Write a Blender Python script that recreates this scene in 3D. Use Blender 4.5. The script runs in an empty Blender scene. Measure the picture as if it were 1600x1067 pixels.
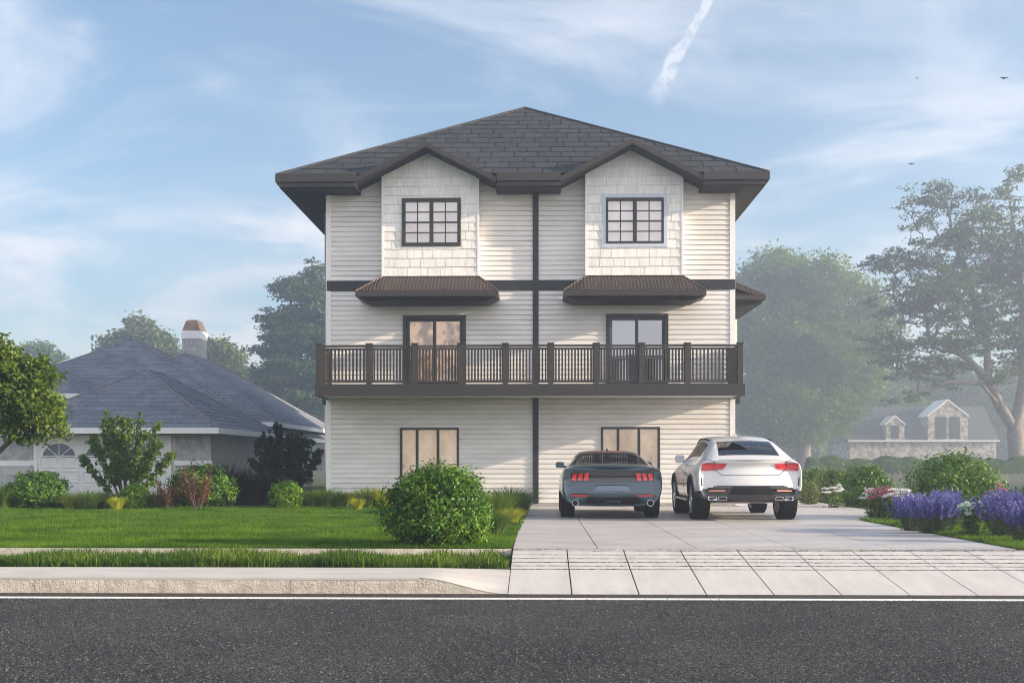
import bpy, bmesh, math, random
import numpy as np
from mathutils import Vector, Matrix
from mathutils.bvhtree import BVHTree

# ------------------------------------------------------------------ frame
F, HZ, CZ = 1800.0, 720.0, 1.34
PSI = math.atan(43 / 1800.0)
CP, SP = math.cos(PSI), math.sin(PSI)
SC = bpy.context.scene
COL = SC.collection
rad = math.radians
EN = Vector

def at(px, py, Y):
    u = (px - 800) / F
    t = Y / (CP + u * SP)
    return ((u * CP - SP) * t, Y, CZ + (HZ - py) / F * t)
def gx(px, Y): return at(px, 0, Y)[0]
def gz(py, Y, px=843): return at(px, py, Y)[2]
def gy(py): return CZ * F / (py - HZ)          # depth of a yard level pixel row

# ------------------------------------------------------------------ objects
def tag(o, label=None, cat=None, group=None, kind=None):
    if label: o['label'] = label
    if cat: o['category'] = cat
    if group: o['group'] = group
    if kind: o['kind'] = kind
    return o

ORIG = {}
def empty(name, loc, label=None, cat=None, group=None, kind=None):
    o = bpy.data.objects.new(name, None)
    o.empty_display_size = 0.3
    COL.objects.link(o)
    o.location = loc
    ORIG[o] = np.array(loc, float)
    return tag(o, label, cat, group, kind or 'thing')

def root_loc(p):
    while p is not None:
        if p in ORIG: return ORIG[p]
        p = p.parent
    return np.zeros(3)

def link(name, me, m, parent=None, smooth=False):
    o = bpy.data.objects.new(name, me)
    COL.objects.link(o)
    if m is not None:
        me.materials.clear(); me.materials.append(m)
    if parent is not None: o.parent = parent
    if smooth:
        me.polygons.foreach_set('use_smooth', [True] * len(me.polygons))
    return o

def npmesh(name, V, Fc, m, parent=None, smooth=False):
    """V (n,3), Fc (m,k) with constant k"""
    V = np.asarray(V, float) - root_loc(parent)
    Fc = np.asarray(Fc, np.int32)
    k = Fc.shape[1]
    me = bpy.data.meshes.new(name)
    me.vertices.add(len(V)); me.vertices.foreach_set('co', V.astype(np.float32).ravel())
    me.loops.add(Fc.size); me.loops.foreach_set('vertex_index', Fc.ravel())
    me.polygons.add(len(Fc))
    me.polygons.foreach_set('loop_start', np.arange(0, Fc.size, k, dtype=np.int32))
    me.polygons.foreach_set('loop_total', np.full(len(Fc), k, np.int32))
    me.update(calc_edges=True)
    return link(name, me, m, parent, smooth)

class MB:
    def __init__(s): s.v = []; s.f = []
    def add(s, vs, fs):
        b = len(s.v); s.v += [tuple(p) for p in vs]; s.f += [tuple(i + b for i in f) for f in fs]; return s
    def box(s, x0, x1, y0, y1, z0, z1):
        x0, x1 = min(x0, x1), max(x0, x1); y0, y1 = min(y0, y1), max(y0, y1); z0, z1 = min(z0, z1), max(z0, z1)
        return s.add([(x0,y0,z0),(x1,y0,z0),(x1,y1,z0),(x0,y1,z0),(x0,y0,z1),(x1,y0,z1),(x1,y1,z1),(x0,y1,z1)],
                     [(0,3,2,1),(4,5,6,7),(0,1,5,4),(1,2,6,5),(2,3,7,6),(3,0,4,7)])
    def prism(s, poly, d):
        """closed solid: planar poly (list of 3d) swept by vector d"""
        n = len(poly); top = [tuple(a + b for a, b in zip(p, d)) for p in poly]
        return s.add(list(poly) + top, [tuple(range(n))[::-1], tuple(range(n, 2*n))] + [(i, (i+1) % n, n + (i+1) % n, n + i) for i in range(n)])
    def quad(s, a, b, c, d): return s.add([a, b, c, d], [(0, 1, 2, 3)])
    def tube(s, p0, p1, r0, r1, n=8, cap=True):
        p0, p1 = EN(p0), EN(p1); ax = (p1 - p0).normalized()
        u = ax.orthogonal().normalized(); w = ax.cross(u)
        vs = []
        for p, r in ((p0, r0), (p1, r1)):
            for k in range(n):
                a = 2 * math.pi * k / n
                vs.append(p + u * (math.cos(a) * r) + w * (math.sin(a) * r))
        fs = [(k, (k+1) % n, n + (k+1) % n, n + k) for k in range(n)]
        if cap: fs += [tuple(range(n))[::-1], tuple(range(n, 2*n))]
        return s.add(vs, fs)
    def build(s, name, m, parent=None, smooth=False, bevel=0):
        me = bpy.data.meshes.new(name)
        off = root_loc(parent)
        me.from_pydata([(a - off[0], b - off[1], c - off[2]) for a, b, c in s.v], [], s.f)
        bm = bmesh.new(); bm.from_mesh(me)
        bmesh.ops.recalc_face_normals(bm, faces=bm.faces)
        if bevel:
            bmesh.ops.bevel(bm, geom=list(bm.edges), offset=bevel, segments=1, affect='EDGES', profile=0.5)
        bm.to_mesh(me); bm.free(); me.update()
        return link(name, me, m, parent, smooth)

# ------------------------------------------------------------------ materials
def newmat(name):
    m = bpy.data.materials.new(name); m.use_nodes = True
    nt = m.node_tree; nt.nodes.clear()
    out = nt.nodes.new('ShaderNodeOutputMaterial')
    return m, nt, out
def N(nt, t, **kw):
    n = nt.nodes.new(t)
    for k, v in kw.items():
        if k == 'inp':
            for i, x in v.items(): n.inputs[i].default_value = x
        else: setattr(n, k, v)
    return n
def ramp(nt, stops):
    r = nt.nodes.new('ShaderNodeValToRGB'); e = r.color_ramp.elements
    while len(e) < len(stops): e.new(0.5)
    for el, (p, c) in zip(e, stops):
        el.position = p; el.color = (*c, 1) if len(c) == 3 else c
    return r
def M(name, c1, c2=None, rough=.7, metal=0, nscale=4, detail=6, bump=0, bscale=60, bdist=.01, stretch=(1,1,1), lo=.35, hi=.65,
      coat=0, spec=.5, island=0, emis=None, sheen=0):
    m, nt, out = newmat(name); L = nt.links.new
    b = N(nt, 'ShaderNodeBsdfPrincipled')
    b.inputs['Roughness'].default_value = rough; b.inputs['Metallic'].default_value = metal
    b.inputs['Specular IOR Level'].default_value = spec
    if coat: b.inputs['Coat Weight'].default_value = coat; b.inputs['Coat Roughness'].default_value = .03
    tc = N(nt, 'ShaderNodeTexCoord'); mp = N(nt, 'ShaderNodeMapping'); mp.inputs['Scale'].default_value = stretch
    L(tc.outputs['Object'], mp.inputs['Vector'])
    nz = N(nt, 'ShaderNodeTexNoise', inp={'Scale': nscale, 'Detail': detail, 'Roughness': .6}); L(mp.outputs[0], nz.inputs['Vector'])
    r = ramp(nt, [(lo, c1), (hi, c2 or c1)]); L(nz.outputs['Fac'], r.inputs[0])
    col = r.outputs[0]
    if island:
        g = N(nt, 'ShaderNodeNewGeometry'); mr = N(nt, 'ShaderNodeMapRange', inp={'To Min': 1 - island, 'To Max': 1 + island})
        L(g.outputs['Random Per Island'], mr.inputs[0])
        mx = N(nt, 'ShaderNodeVectorMath', operation='SCALE'); L(col, mx.inputs[0]); L(mr.outputs[0], mx.inputs['Scale']); col = mx.outputs[0]
    L(col, b.inputs['Base Color'])
    if emis:
        L(col, b.inputs['Emission Color']); b.inputs['Emission Strength'].default_value = emis
    if bump:
        n2 = N(nt, 'ShaderNodeTexNoise', inp={'Scale': bscale, 'Detail': 4, 'Roughness': .65}); L(tc.outputs['Object'], n2.inputs['Vector'])
        bp = N(nt, 'ShaderNodeBump', inp={'Strength': bump, 'Distance': bdist}); L(n2.outputs['Fac'], bp.inputs['Height']); L(bp.outputs[0], b.inputs['Normal'])
    L(b.outputs[0], out.inputs[0])
    return m
def LM(name, cols, trans=.35, rough=.5, nscale=1.2):
    """leaf material: colour differs from leaf to leaf and in broad patches"""
    m, nt, out = newmat(name); L = nt.links.new
    g = N(nt, 'ShaderNodeNewGeometry'); tc = N(nt, 'ShaderNodeTexCoord')
    nz = N(nt, 'ShaderNodeTexNoise', inp={'Scale': nscale, 'Detail': 2}); L(tc.outputs['Object'], nz.inputs['Vector'])
    ad = N(nt, 'ShaderNodeMath', operation='MULTIPLY_ADD', inp={1: .55}); L(g.outputs['Random Per Island'], ad.inputs[0])
    ml = N(nt, 'ShaderNodeMath', operation='MULTIPLY_ADD', inp={1: 1.3, 2: -.4}); L(nz.outputs['Fac'], ml.inputs[0]); L(ml.outputs[0], ad.inputs[2])
    k = len(cols); r = ramp(nt, [(i / (k - 1) if k > 1 else 0, c) for i, c in enumerate(cols)]); L(ad.outputs[0], r.inputs[0])
    b = N(nt, 'ShaderNodeBsdfPrincipled', inp={'Roughness': rough, 'Specular IOR Level': .22}); L(r.outputs[0], b.inputs['Base Color'])
    t = N(nt, 'ShaderNodeBsdfTranslucent'); hs = N(nt, 'ShaderNodeHueSaturation', inp={'Value': 1.5, 'Saturation': 1.1, 'Hue': .485}); L(r.outputs[0], hs.inputs['Color']); L(hs.outputs[0], t.inputs[0])
    mx = N(nt, 'ShaderNodeMixShader', inp={0: trans}); L(b.outputs[0], mx.inputs[1]); L(t.outputs[0], mx.inputs[2]); L(mx.outputs[0], out.inputs[0])
    return m
def glass(name, tint=(1,1,1), refl=.12, rough=.0):
    m, nt, out = newmat(name); L = nt.links.new
    tr = N(nt, 'ShaderNodeBsdfTransparent'); tr.inputs[0].default_value = (*tint, 1)
    gl = N(nt, 'ShaderNodeBsdfGlossy', inp={'Roughness': rough})
    fr = N(nt, 'ShaderNodeFresnel', inp={'IOR': 1.5}); ma = N(nt, 'ShaderNodeMath', operation='ADD', inp={1: refl}); ma.use_clamp = True
    L(fr.outputs[0], ma.inputs[0])
    mx = N(nt, 'ShaderNodeMixShader'); L(ma.outputs[0], mx.inputs[0]); L(tr.outputs[0], mx.inputs[1]); L(gl.outputs[0], mx.inputs[2]); L(mx.outputs[0], out.inputs[0])
    return m

mt = {}
mt['siding'] = M('siding_paint', (.64,.62,.59), (.78,.76,.73), .55, nscale=1.3, stretch=(.5,1,2), bump=.15, bscale=25)
mt['trim'] = M('white_trim', (.78,.77,.76), (.82,.81,.80), .5)
mt['shake'] = M('shake_paint', (.70,.69,.67), (.84,.83,.80), .6, nscale=3, stretch=(6,6,1), bump=.35, bscale=40, island=.06)
mt['black'] = M('dark_band', (.009,.011,.014), (.013,.015,.018), .55)
mt['frame'] = M('window_frame_dark', (.012,.011,.010), (.02,.018,.016), .4)
mt['bluetrim'] = M('pale_blue_trim', (.5,.56,.64), (.55,.6,.68), .5)
mt['fascia'] = M('brown_fascia', (.022,.018,.016), (.030,.025,.022), .5)
mt['soffit'] = M('soffit_dark', (.008,.008,.010), (.011,.011,.013), .7)
mt['whitesoffit'] = M('balcony_soffit_white', (.72,.71,.69), (.8,.79,.77), .6)
mt['rail'] = M('railing_brown', (.026,.021,.018), (.036,.030,.026), .5)
mt['ribmetal'] = M('ribbed_metal', (.085,.062,.052), (.115,.088,.074), .45, metal=.3)
mt['underlay'] = M('roof_underlay', (.008,.008,.009), (.012,.012,.013), .9)
mt['shingle'] = M('grey_shingle', (.034,.038,.046), (.062,.067,.076), .9, nscale=14, detail=8, bump=.6, bscale=90, island=.12, spec=.1)
mt['nshingle'] = M('neighbour_shingle', (.15,.165,.20), (.22,.24,.28), .9, nscale=9, detail=8, bump=.5, bscale=60, island=.15, spec=.1)
mt['stucco'] = M('stucco', (.50,.48,.45), (.60,.58,.55), .85, bump=.6, bscale=28, bdist=.02)
mt['stonepanel'] = M('stone_panel', (.28,.29,.30), (.48,.48,.48), .85, nscale=5, bump=1, bscale=9, bdist=.04)
mt['garage'] = M('garage_door_paint', (.70,.69,.68), (.76,.75,.74), .5)
mt['chimcap'] = M('chimney_cap_metal', (.10,.075,.055), (.15,.115,.085), .6)
mt['glass'] = glass('window_glass', (.93,.94,.95), .13)
mt['glassdoor'] = glass('door_glass', (.85,.84,.82), .12)
mt['glassright'] = glass('door_glass_reflective', (.60,.62,.66), .34)
mt['curtain'] = M('curtain_warm', (.38,.24,.16), (.76,.57,.42), .9, nscale=1.1, detail=12, stretch=(1,1,.6), emis=.26)  # glowing sheet, warm reflection of sunset and tree put into its colour
mt['blind'] = M('blind_pale', (.66,.58,.55), (.80,.72,.69), .9, nscale=1.2, emis=.2)  # pale blind, glow added to brighten the upper windows
mt['sheer'] = M('sheer_dim', (.16,.10,.06), (.52,.33,.19), .9, nscale=2.6, detail=12, emis=.40, lo=.42, hi=.56)  # tree mirrored in the left door, painted as glowing brown mottle
mt['palescreen'] = M('door_screen_pale', (.42,.46,.50), (.52,.56,.60), .9, nscale=.8, emis=.04)  # sky mirrored in the right door, painted pale blue grey with faint glow
mt['doorcurtain'] = M('interior_wall', (.10,.09,.08), (.16,.14,.12), .9, nscale=1.5, emis=.05)

# ------------------------------------------------------------------ geometry helpers
def clip(poly, a, b, c):
    """keep a*x+b*y+c>=0"""
    out = []
    for i in range(len(poly)):
        p, q = poly[i], poly[(i+1) % len(poly)]
        dp = a*p[0] + b*p[1] + c; dq = a*q[0] + b*q[1] + c
        if dp >= 0: out.append(p)
        if (dp >= 0) != (dq >= 0):
            t = dp / (dp - dq); out.append((p[0] + t*(q[0]-p[0]), p[1] + t*(q[1]-p[1])))
    return out
def clip_convex(poly, hull):
    cx = sum(p[0] for p in hull) / len(hull); cy = sum(p[1] for p in hull) / len(hull)
    for i in range(len(hull)):
        p, q = hull[i], hull[(i+1) % len(hull)]
        a, b = -(q[1]-p[1]), (q[0]-p[0]); c = -(a*p[0] + b*p[1])
        if a*cx + b*cy + c < 0: a, b, c = -a, -b, -c
        poly = clip(poly, a, b, c)
        if len(poly) < 3: return []
    return poly
def rect_minus(r, o):
    x0, x1, z0, z1 = r; a0, a1, b0, b1 = o
    if a0 >= x1 or a1 <= x0 or b0 >= z1 or b1 <= z0: return [r]
    out = []
    if a0 > x0: out.append((x0, a0, z0, z1))
    if a1 < x1: out.append((a1, x1, z0, z1))
    xa, xb = max(x0, a0), min(x1, a1)
    if b0 > z0: out.append((xa, xb, z0, b0))
    if b1 < z1: out.append((xa, xb, b1, z1))
    return out

def tiled_slope(mb, poly, tw, th, thick=.02, gap=.010, jit=.0, seed=1, under=None, holes=()):
    """poly: planar convex 3d polygon, poly[0]->poly[1] is the eave (v grows away from it)"""
    rnd = random.Random(seed)
    P = [EN(p) for p in poly]
    u = (P[1] - P[0]).normalized(); n = u.cross(P[2] - P[0]).normalized()
    if n.z < 0: n = -n
    v = n.cross(u).normalized()
    if v.z < 0: v = -v
    q2 = [((p - P[0]).dot(u), (p - P[0]).dot(v)) for p in P]
    x0 = min(q[0] for q in q2); x1 = max(q[0] for q in q2); y1 = max(q[1] for q in q2)
    H2 = [[((EN(p) - P[0]).dot(u), (EN(p) - P[0]).dot(v)) for p in h] for h in holes]
    def outside(pl):
        """cut gable footprints (base, apex, base) out of a piece"""
        ps = [pl]
        for b0, ap, b1 in H2:
            nx = []
            for c in ps:
                def ln(p, q, ref):
                    a, b = -(q[1]-p[1]), (q[0]-p[0]); k = -(a*p[0] + b*p[1])
                    return (a, b, k) if a*ref[0] + b*ref[1] + k > 0 else (-a, -b, -k)
                l0 = ln(b0, ap, b1); l1 = ln(b1, ap, b0)
                nx.append(clip(c, *[-t for t in l0]))
                nx.append(clip(clip(c, *l0), *[-t for t in l1]) if len(clip(c, *l0)) > 2 else [])
            ps = [c for c in nx if len(c) > 2]
        return ps
    r = 0; y = 0
    while y < y1:
        x = x0 - tw * ((r * .41 + .07 * rnd.random()) % 1.0)
        while x < x1:
            w = tw * (1 + jit * (rnd.random() - .5))
            c = clip_convex([(x + gap/2, y), (x + w - gap/2, y), (x + w - gap/2, y + th - gap * .5), (x + gap/2, y + th - gap * .5)], q2)
            for c in (outside(c) if len(c) >= 3 else []):
                lift = lambda b: thick * (1 - .85 * (b - y) / th) + .004 + rnd.random() * .002
                top = [P[0] + u*a + v*b + n*lift(b) for a, b in c]; bot = [P[0] + u*a + v*b for a, b in c]
                k = len(c)
                mb.add(bot + top, [tuple(range(k, 2*k))] + [(i, (i+1) % k, k + (i+1) % k, k + i) for i in range(k)])
            x += w
        y += th; r += 1
    for c in outside(q2):
        k = len(c); (under or mb).add([P[0] + u*a + v*b - n*.01 for a, b in c], [tuple(range(k))])
    return mb

def siding(mb, x0, x1, z0, z1, Y, openings=(), course=.146, depth=.022, gap=.012):
    """lap boards: each leans out to its lower edge and overhangs a recessed shadow joint"""
    zs = {z0, z1}
    k = 0
    while z0 + k * course < z1:
        zs.add(z0 + k * course)
        if z0 + k * course + gap < z1: zs.add(z0 + k * course + gap)
        k += 1
    for o in openings: zs |= {z for z in o[2:] if z0 < z < z1}
    zs = sorted(zs)
    for a, b in zip(zs, zs[1:]):
        if b - a < 1e-4: continue
        m_ = (a + b) / 2
        i = math.floor((m_ - z0) / course + 1e-6); zb = z0 + i * course
        joint = m_ < zb + gap
        if joint: ya = yb = Y + .012
        else:
            f = lambda z: Y - depth * (1 - (z - zb - gap) / (course - gap)) - .002
            ya, yb = f(a), f(b)
        segs = [(x0, x1)]
        for o in openings:
            if o[2] < m_ < o[3]:
                ns = []
                for s, e in segs:
                    if o[0] >= e or o[1] <= s: ns.append((s, e)); continue
                    if o[0] > s: ns.append((s, o[0]))
                    if o[1] < e: ns.append((o[1], e))
                segs = ns
        for s, e in segs:
            mb.add([(s, ya, a), (e, ya, a), (e, yb, b), (s, yb, b)], [(0, 1, 2, 3)])
            if not joint and abs(a - zb - gap) < 1e-5: mb.add([(s, ya, a), (e, ya, a), (e, Y + .012, a), (s, Y + .012, a)], [(0, 3, 2, 1)])
            if joint and abs(a - zb) < 1e-5: mb.add([(s, Y - .002, a), (e, Y - .002, a), (e, Y + .012, a), (s, Y + .012, a)], [(0, 1, 2, 3)])

def shakes(mb, x0, x1, z0, z1, Y, openings=(), hull=None, row=.262, seed=3, axis='y', sgn=-1):
    rnd = random.Random(seed); r = 0; z = z0
    W = [.44, .29, .36, .22, .40, .31]
    while z < z1:
        x = x0 - (.22 if r % 2 else 0); k = r * 2
        zt = min(z + row, z1)
        while x < x1:
            w = W[k % 6] * (1 + .1 * (rnd.random() - .5)); k += 1
            rs = [(max(x, x0) , min(x + w - .013, x1), z + .003 + rnd.random()*.008, zt)]
            for o in openings: rs = [q for a in rs for q in rect_minus(a, o)]
            for a0, a1, b0, b1 in rs:
                if a1 - a0 < .01 or b1 - b0 < .004: continue
                pl = [(a0, b0), (a1, b0), (a1, b1), (a0, b1)]
                if hull: pl = clip_convex(pl, hull)
                if len(pl) < 3: continue
                n = len(pl)
                fr = [(p[0], Y + sgn * (.022 * (1 - .75 * (p[1] - z) / row) + .003), p[1]) for p in pl]; bk = [(p[0], Y, p[1]) for p in pl]
                if axis == 'x': fr = [(b, a, c) for a, b, c in fr]; bk = [(b, a, c) for a, b, c in bk]
                mb.add(fr + bk, [tuple(range(n))] + [(i, (i+1) % n, n + (i+1) % n, n + i) for i in range(n)])
            x += w
        z += row; r += 1

def frame_mb(x0, x1, z0, z1, y0, y1, w):
    m = MB()
    m.box(x0, x0 + w, y0, y1, z0, z1); m.box(x1 - w, x1, y0, y1, z0, z1)
    m.box(x0 + w, x1 - w, y0, y1, z0, z0 + w); m.box(x0 + w, x1 - w, y0, y1, z1 - w, z1)
    return m
def curtain_mb(x0, x1, z0, z1, Y, amp=.02, per=.11):
    m = MB(); n = max(8, int((x1 - x0) / per * 8)); 
    p = [(x0 + (x1-x0)*i/n, Y + amp * math.sin(2*math.pi*(x1-x0)*i/n/per) + amp*.6*math.sin(11.3*i/n + 1)) for i in range(n+1)]
    for (a, ya), (b, yb) in zip(p, p[1:]): m.quad((a, ya, z0), (b, yb, z0), (b, yb, z1), (a, ya, z1))
    return m
# ================================================================== the three storey house
YF = 34.0
HX0, HX1 = gx(510, YF), gx(1148, YF)
ZE0, ZE1 = gz(290, 33.0), gz(271, 33.0)          # fascia bottom and top of the eave
house = empty('three_storey_house', (gx(838, YF), YF, 0), 'white sided three storey duplex house with dark balcony and grey shingle hip roof', 'house')
S = lambda x: gx(x, YF)
Zf = lambda y: gz(y, YF)

bay_px = [(597, 748, 628, 720, 309, 384), (915, 1067, 947, 1037, 311, 381)]
door_px = [(630, 728, 492), (947, 1044, 491)]
low_px = [(625, 717, 668), (939, 1031, 667)]
YB = YF - .36                                     # bay face
ZD = 3.47                                         # deck level
ops = []
for a, b, t in door_px: ops.append((S(a), S(b), ZD, Zf(t)))
for a, b, t in low_px: ops.append((S(a), S(b), .62, Zf(t)))
bayops = []
for (a, b, wa, wb, wt, wbm) in bay_px:
    bayops.append((gx(wa, YB), gx(wb, YB), gz(wbm, YB), gz(wt, YB)))
    ops.append((S(a) + .08, S(b) - .08, Zf(426), 12))

mb = MB(); siding(mb, HX0 + .14, HX1 - .14, .09, ZE0 + .01, YF, ops)
for (a, b, *_w), (g0, gp, g1, gt) in zip(bay_px, [(555, 665, 775, 222), (876, 988, 1100, 219)]):
    q0, qp, q1 = gx(g0, 33.0), gx(gp, 33.0), gx(g1, 33.0); zt_, ze_ = gz(gt, 33.0), gz(277, 33.0)
    for e0, e1, s_ in ((q0, S(a) + .08, 1), (S(b) - .08, q1, -1)):
        n_ = 12
        for k in range(n_):
            x0_ = e0 + (e1 - e0) * k / n_; x1_ = e0 + (e1 - e0) * (k + 1) / n_
            zt2 = zt_ - abs((x0_ + x1_) / 2 - qp) * (zt_ - ze_) / ((q1 - q0) / 2) - .09
            zb_s = .09 + math.floor((ZE0 + .01 - .09) / .146) * .146
            siding(mb, x0_, x1_, zb_s + .013, zt2, YF - .001)
wall = mb.build('wall', mt['siding'], house)
# structural backing, side and rear walls
mb = MB()
mb.box(HX0 + .02, HX0 + .14, YF + .02, 57, 0, 9.1); mb.box(HX1 - .14, HX1 - .02, YF + .02, 57, 0, 9.1); mb.box(HX0 + .14, HX1 - .14, 56.9, 57, 0, 9.1)
mb.build('side_wall', mt['siding'], house)
mb = MB()                                         # inner floors and rear partition: keep daylight from leaking through
mb.box(HX0 + .14, HX1 - .14, YF + .15, 56.8, 3.2, 3.4); mb.box(HX0 + .14, HX1 - .14, YF + .15, 56.8, 6.2, 6.4); mb.box(HX0 + .14, HX1 - .14, YF + 2.5, YF + 2.6, 0, 9.1)
mb.build('interior_partition', mt['doorcurtain'], house)
mb = MB(); mb.box(HX0 - .02, HX1 + .02, YF - .035, YF + .05, -.02, .088)
mb.build('foundation_strip', M('foundation_concrete', (.30,.29,.28), (.38,.37,.35), .9, bump=.4), house)
for x in (HX0, HX1):
    mb = MB(); mb.box(x - .01 if x < 0 else x - .14, x + .14 if x < 0 else x + .01, YF - .032, YF + .02, .09, ZE0 + .01)
    mb.build('corner_board', mt['trim'], house)
# dark bands
mb = MB(); mb.box(S(832.5), S(841.5), YF - .055, YF - .002, .09, ZE0 + .01); mb.build('vertical_band', mt['black'], house)
mb = MB(); zb0, zb1 = Zf(453.5), Zf(438)
for a, b in ((HX0 + .02, S(832.5) - .002), (S(841.5) + .002, HX1)): mb.box(a, b, YF - .05, YF - .001, zb0, zb1)
mb.box(HX0 - .03, HX0 + .02, YF + .05, 56.5, zb0, zb1); mb.box(HX1 - .02, HX1 + .03, YF + .05, 56.5, zb0, zb1)
mb.build('horizontal_band', mt['black'], house)
for a, b in ((HX0 - .14, HX0 + .019), (HX1 - .019, HX1 + .17)):
    mb = MB(); mb.box(a, b, YF + .1, 56.5, Zf(631), Zf(620)); mb.build('side_beam', mt['black'], house)

# bays with shakes and gables
ga = [(555, 665, 775, 222), (876, 988, 1100, 219)]
YG = 33.0                                         # gable front plane
for bi, ((a, b, *_w), op, (ga0, gap, ga1, gtop)) in enumerate(zip(bay_px, bayops, ga)):
    x0, x1 = gx(a, YB), gx(b, YB); zb = gz(431, YB); zt = gz(236, YB)
    xg0, xgp, xg1 = gx(ga0, YG), gx(gap, YG), gx(ga1, YG)
    zgt = gz(gtop, YG); zge = gz(277, YG); sl = (zgt - zge) / ((xg1 - xg0) / 2)
    off = .135
    gxs = (xg0, xg1)
    line = lambda x: zgt - off - abs(x - xgp) * sl
    hull = [(x0 - 1, zb - 1), (x1 + 1, zb - 1), (x1 + 1, line(x1 + 1)), (xgp, line(xgp)), (x0 - 1, line(x0 - 1))]
    bay = MB()
    rs = rect_minus((x0, x1, zb, zt + 1.4), op)
    for r0, r1, r2, r3 in rs:
        pl = clip_convex([(r0, r2), (r1, r2), (r1, r3), (r0, r3)], hull)
        if len(pl) >= 3: bay.prism([(p[0], YB + .01, p[1]) for p in pl], (0, .10, 0))
    bay.box(x0, x0 + .08, YB + .115, YF + .12, zb, line(x0) - .02); bay.box(x1 - .08, x1, YB + .115, YF + .12, zb, line(x1) - .02)
    bo = bay.build('bay_wall', mt['trim'], house)
    sk = MB(); shakes(sk, x0 + .045, x1 - .045, zb, zt + 1.4, YB + .01, [(op[0], op[1], op[2], op[3])] if bi == 0 else [(op[0]-.11, op[1]+.11, op[2]-.11, op[3]+.13)], hull)
    sk.build('shake_cladding', mt['shake'], bo)
    for c0, c1, cx_ in ((x0 - .012, x0 + .043, x0), (x1 - .043, x1 + .012, x1)):
        cb = MB(); cb.box(c0, c1, YB - .02, YB + .06, zb, line(cx_) - .01); cb.build('corner_trim', mt['trim'], bo)
    # gable roof: two sloped slabs, fascia, soffit
    g = MB(); yb_ = 35.6
    for s in (-1, 1):
        xe = xg0 if s < 0 else xg1
        g.add([(xe, YG, zge), (xgp, YG, zgt), (xgp, yb_, zgt), (xe, yb_, zge)], [(0, 1, 2, 3)])
    go = g.build('gable_roof', mt['shingle'], house)
    f = MB()
    for s in (-1, 1):
        xe = xg0 if s < 0 else xg1
        t = .125
        f.prism([(xgp, YG - .05, zgt + .02), (xe, YG - .05, zge + .02), (xe, YG - .05, zge - t), (xgp, YG - .05, zgt - t)], (0, .08, 0))
    f.build('gable_fascia', mt['fascia'], go)
    f = MB()
    for s in (-1, 1):
        xe = xg0 if s < 0 else xg1
        t1 = .115
        f.prism([(xgp, YG + .035, zgt - t1 - .012), (xe, YG + .035, zge - t1 - .012), (xe, YF + .02, zge - t1 - .012), (xgp, YF + .02, zgt - t1 - .012)], (0, 0, .012))
        f.box(xe - .015, xe + .015, YG + .034, YF + .02, ZE0 - .02, zge - t1 + .005)
    f.build('gable_soffit', mt['soffit'], go)

# main hip roof
ex0, ex1 = gx(433, 33.0), gx(1200, 33.0)
apx = gx(820, 40.0); apz = gz(169.5, 40.0); yb = 58.0
E0, E1, E2, E3 = (ex0, 33, ZE1), (ex1, 33, ZE1), (ex1, yb, ZE1), (ex0, yb, ZE1)
A0, A1 = (apx, 40.0, apz), (apx, 51.0, apz)
rf = MB(); un = MB()
msl = (apz - ZE1) / 7.0
HO = []
for p0_, pp_, p1_, tp_ in ga:
    x0_, xp_, x1_ = gx(p0_, YG), gx(pp_, YG), gx(p1_, YG); zt_, ze_ = gz(tp_, YG), gz(277, YG); sl_ = (zt_ - ze_) / ((x1_ - x0_) / 2)
    w_ = (zt_ - ZE1) / sl_; yr_ = 33 + (zt_ - ZE1) / msl
    HO.append([(xp_ - w_, 33, ZE1), (xp_, yr_, zt_), (xp_ + w_, 33, ZE1)])
tiled_slope(rf, [E0, E1, A0], .70, .57, .016, .034, .05, 5, un, HO)
tiled_slope(rf, [E1, E2, A1, A0], .70, .57, .016, .034, .12, 6, un)
tiled_slope(rf, [E3, E0, A0, A1], .70, .57, .016, .034, .12, 7, un)
tiled_slope(rf, [E2, E3, A1], .70, .57, .016, .034, .12, 8, un)
roof = rf.build('roof', mt['shingle'], house)
un.build('roof_underlay', mt['underlay'], roof)
hc = MB()
for p_, q_ in ((E0, A0), (E1, A0), (E2, A1), (E3, A1), (A0, A1)): hc.tube((p_[0], p_[1], p_[2] + .005), (q_[0], q_[1], q_[2] + .01), .05, .05, 6)
hc.build('hip_cap', mt['shingle'], roof)
zmid = gz(283, 33.0)
for (pa, pb) in ((433, 557), (776, 876), (1099, 1200)):
    f = MB(); a, b = gx(pa, 33.0), gx(pb, 33.0)
    f.box(a - (.04 if pa == 433 else 0), b + (.04 if pb == 1200 else 0), 32.93, 33.03, zmid, ZE1 + .015)
    f.build('gutter', mt['fascia'], roof)
    f = MB(); f.box(a + (.06 if pa == 433 else 0), b - (.06 if pb == 1200 else 0), 33.0, 33.05, ZE0, zmid - .002)
    f.build('fascia_board', mt['fascia'], roof)
f = MB()
for x, s in ((ex0, 1), (ex1, -1)): f.box(x - .03*s, x + .06*s, 33.035, yb, ZE0 + .1, ZE1)
f.box(ex0, ex1, yb, yb + .05, ZE0, ZE1)
f.build('side_fascia', mt['fascia'], roof)
f = MB()
cuts = [(ex0 + .06, gx(556, 33)), (gx(775, 33), gx(876, 33)), (gx(1100, 33), ex1 - .06)]
for a, b in cuts: f.box(a, b, 33.06, YF + .05, ZE0 - .02, ZE0 + .02)
f.box(ex0 + .06, HX0 + .02, YF + .052, yb, ZE0 - .02, ZE0 + .02); f.box(HX1 - .02, ex1 - .06, YF + .052, yb, ZE0 - .02, ZE0 + .02)
f.box(HX0 + .14, HX1 - .14, YF + .25, 56.8, ZE0 - .03, ZE0 + .03)
f.build('soffit', mt['soffit'], roof)

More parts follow.
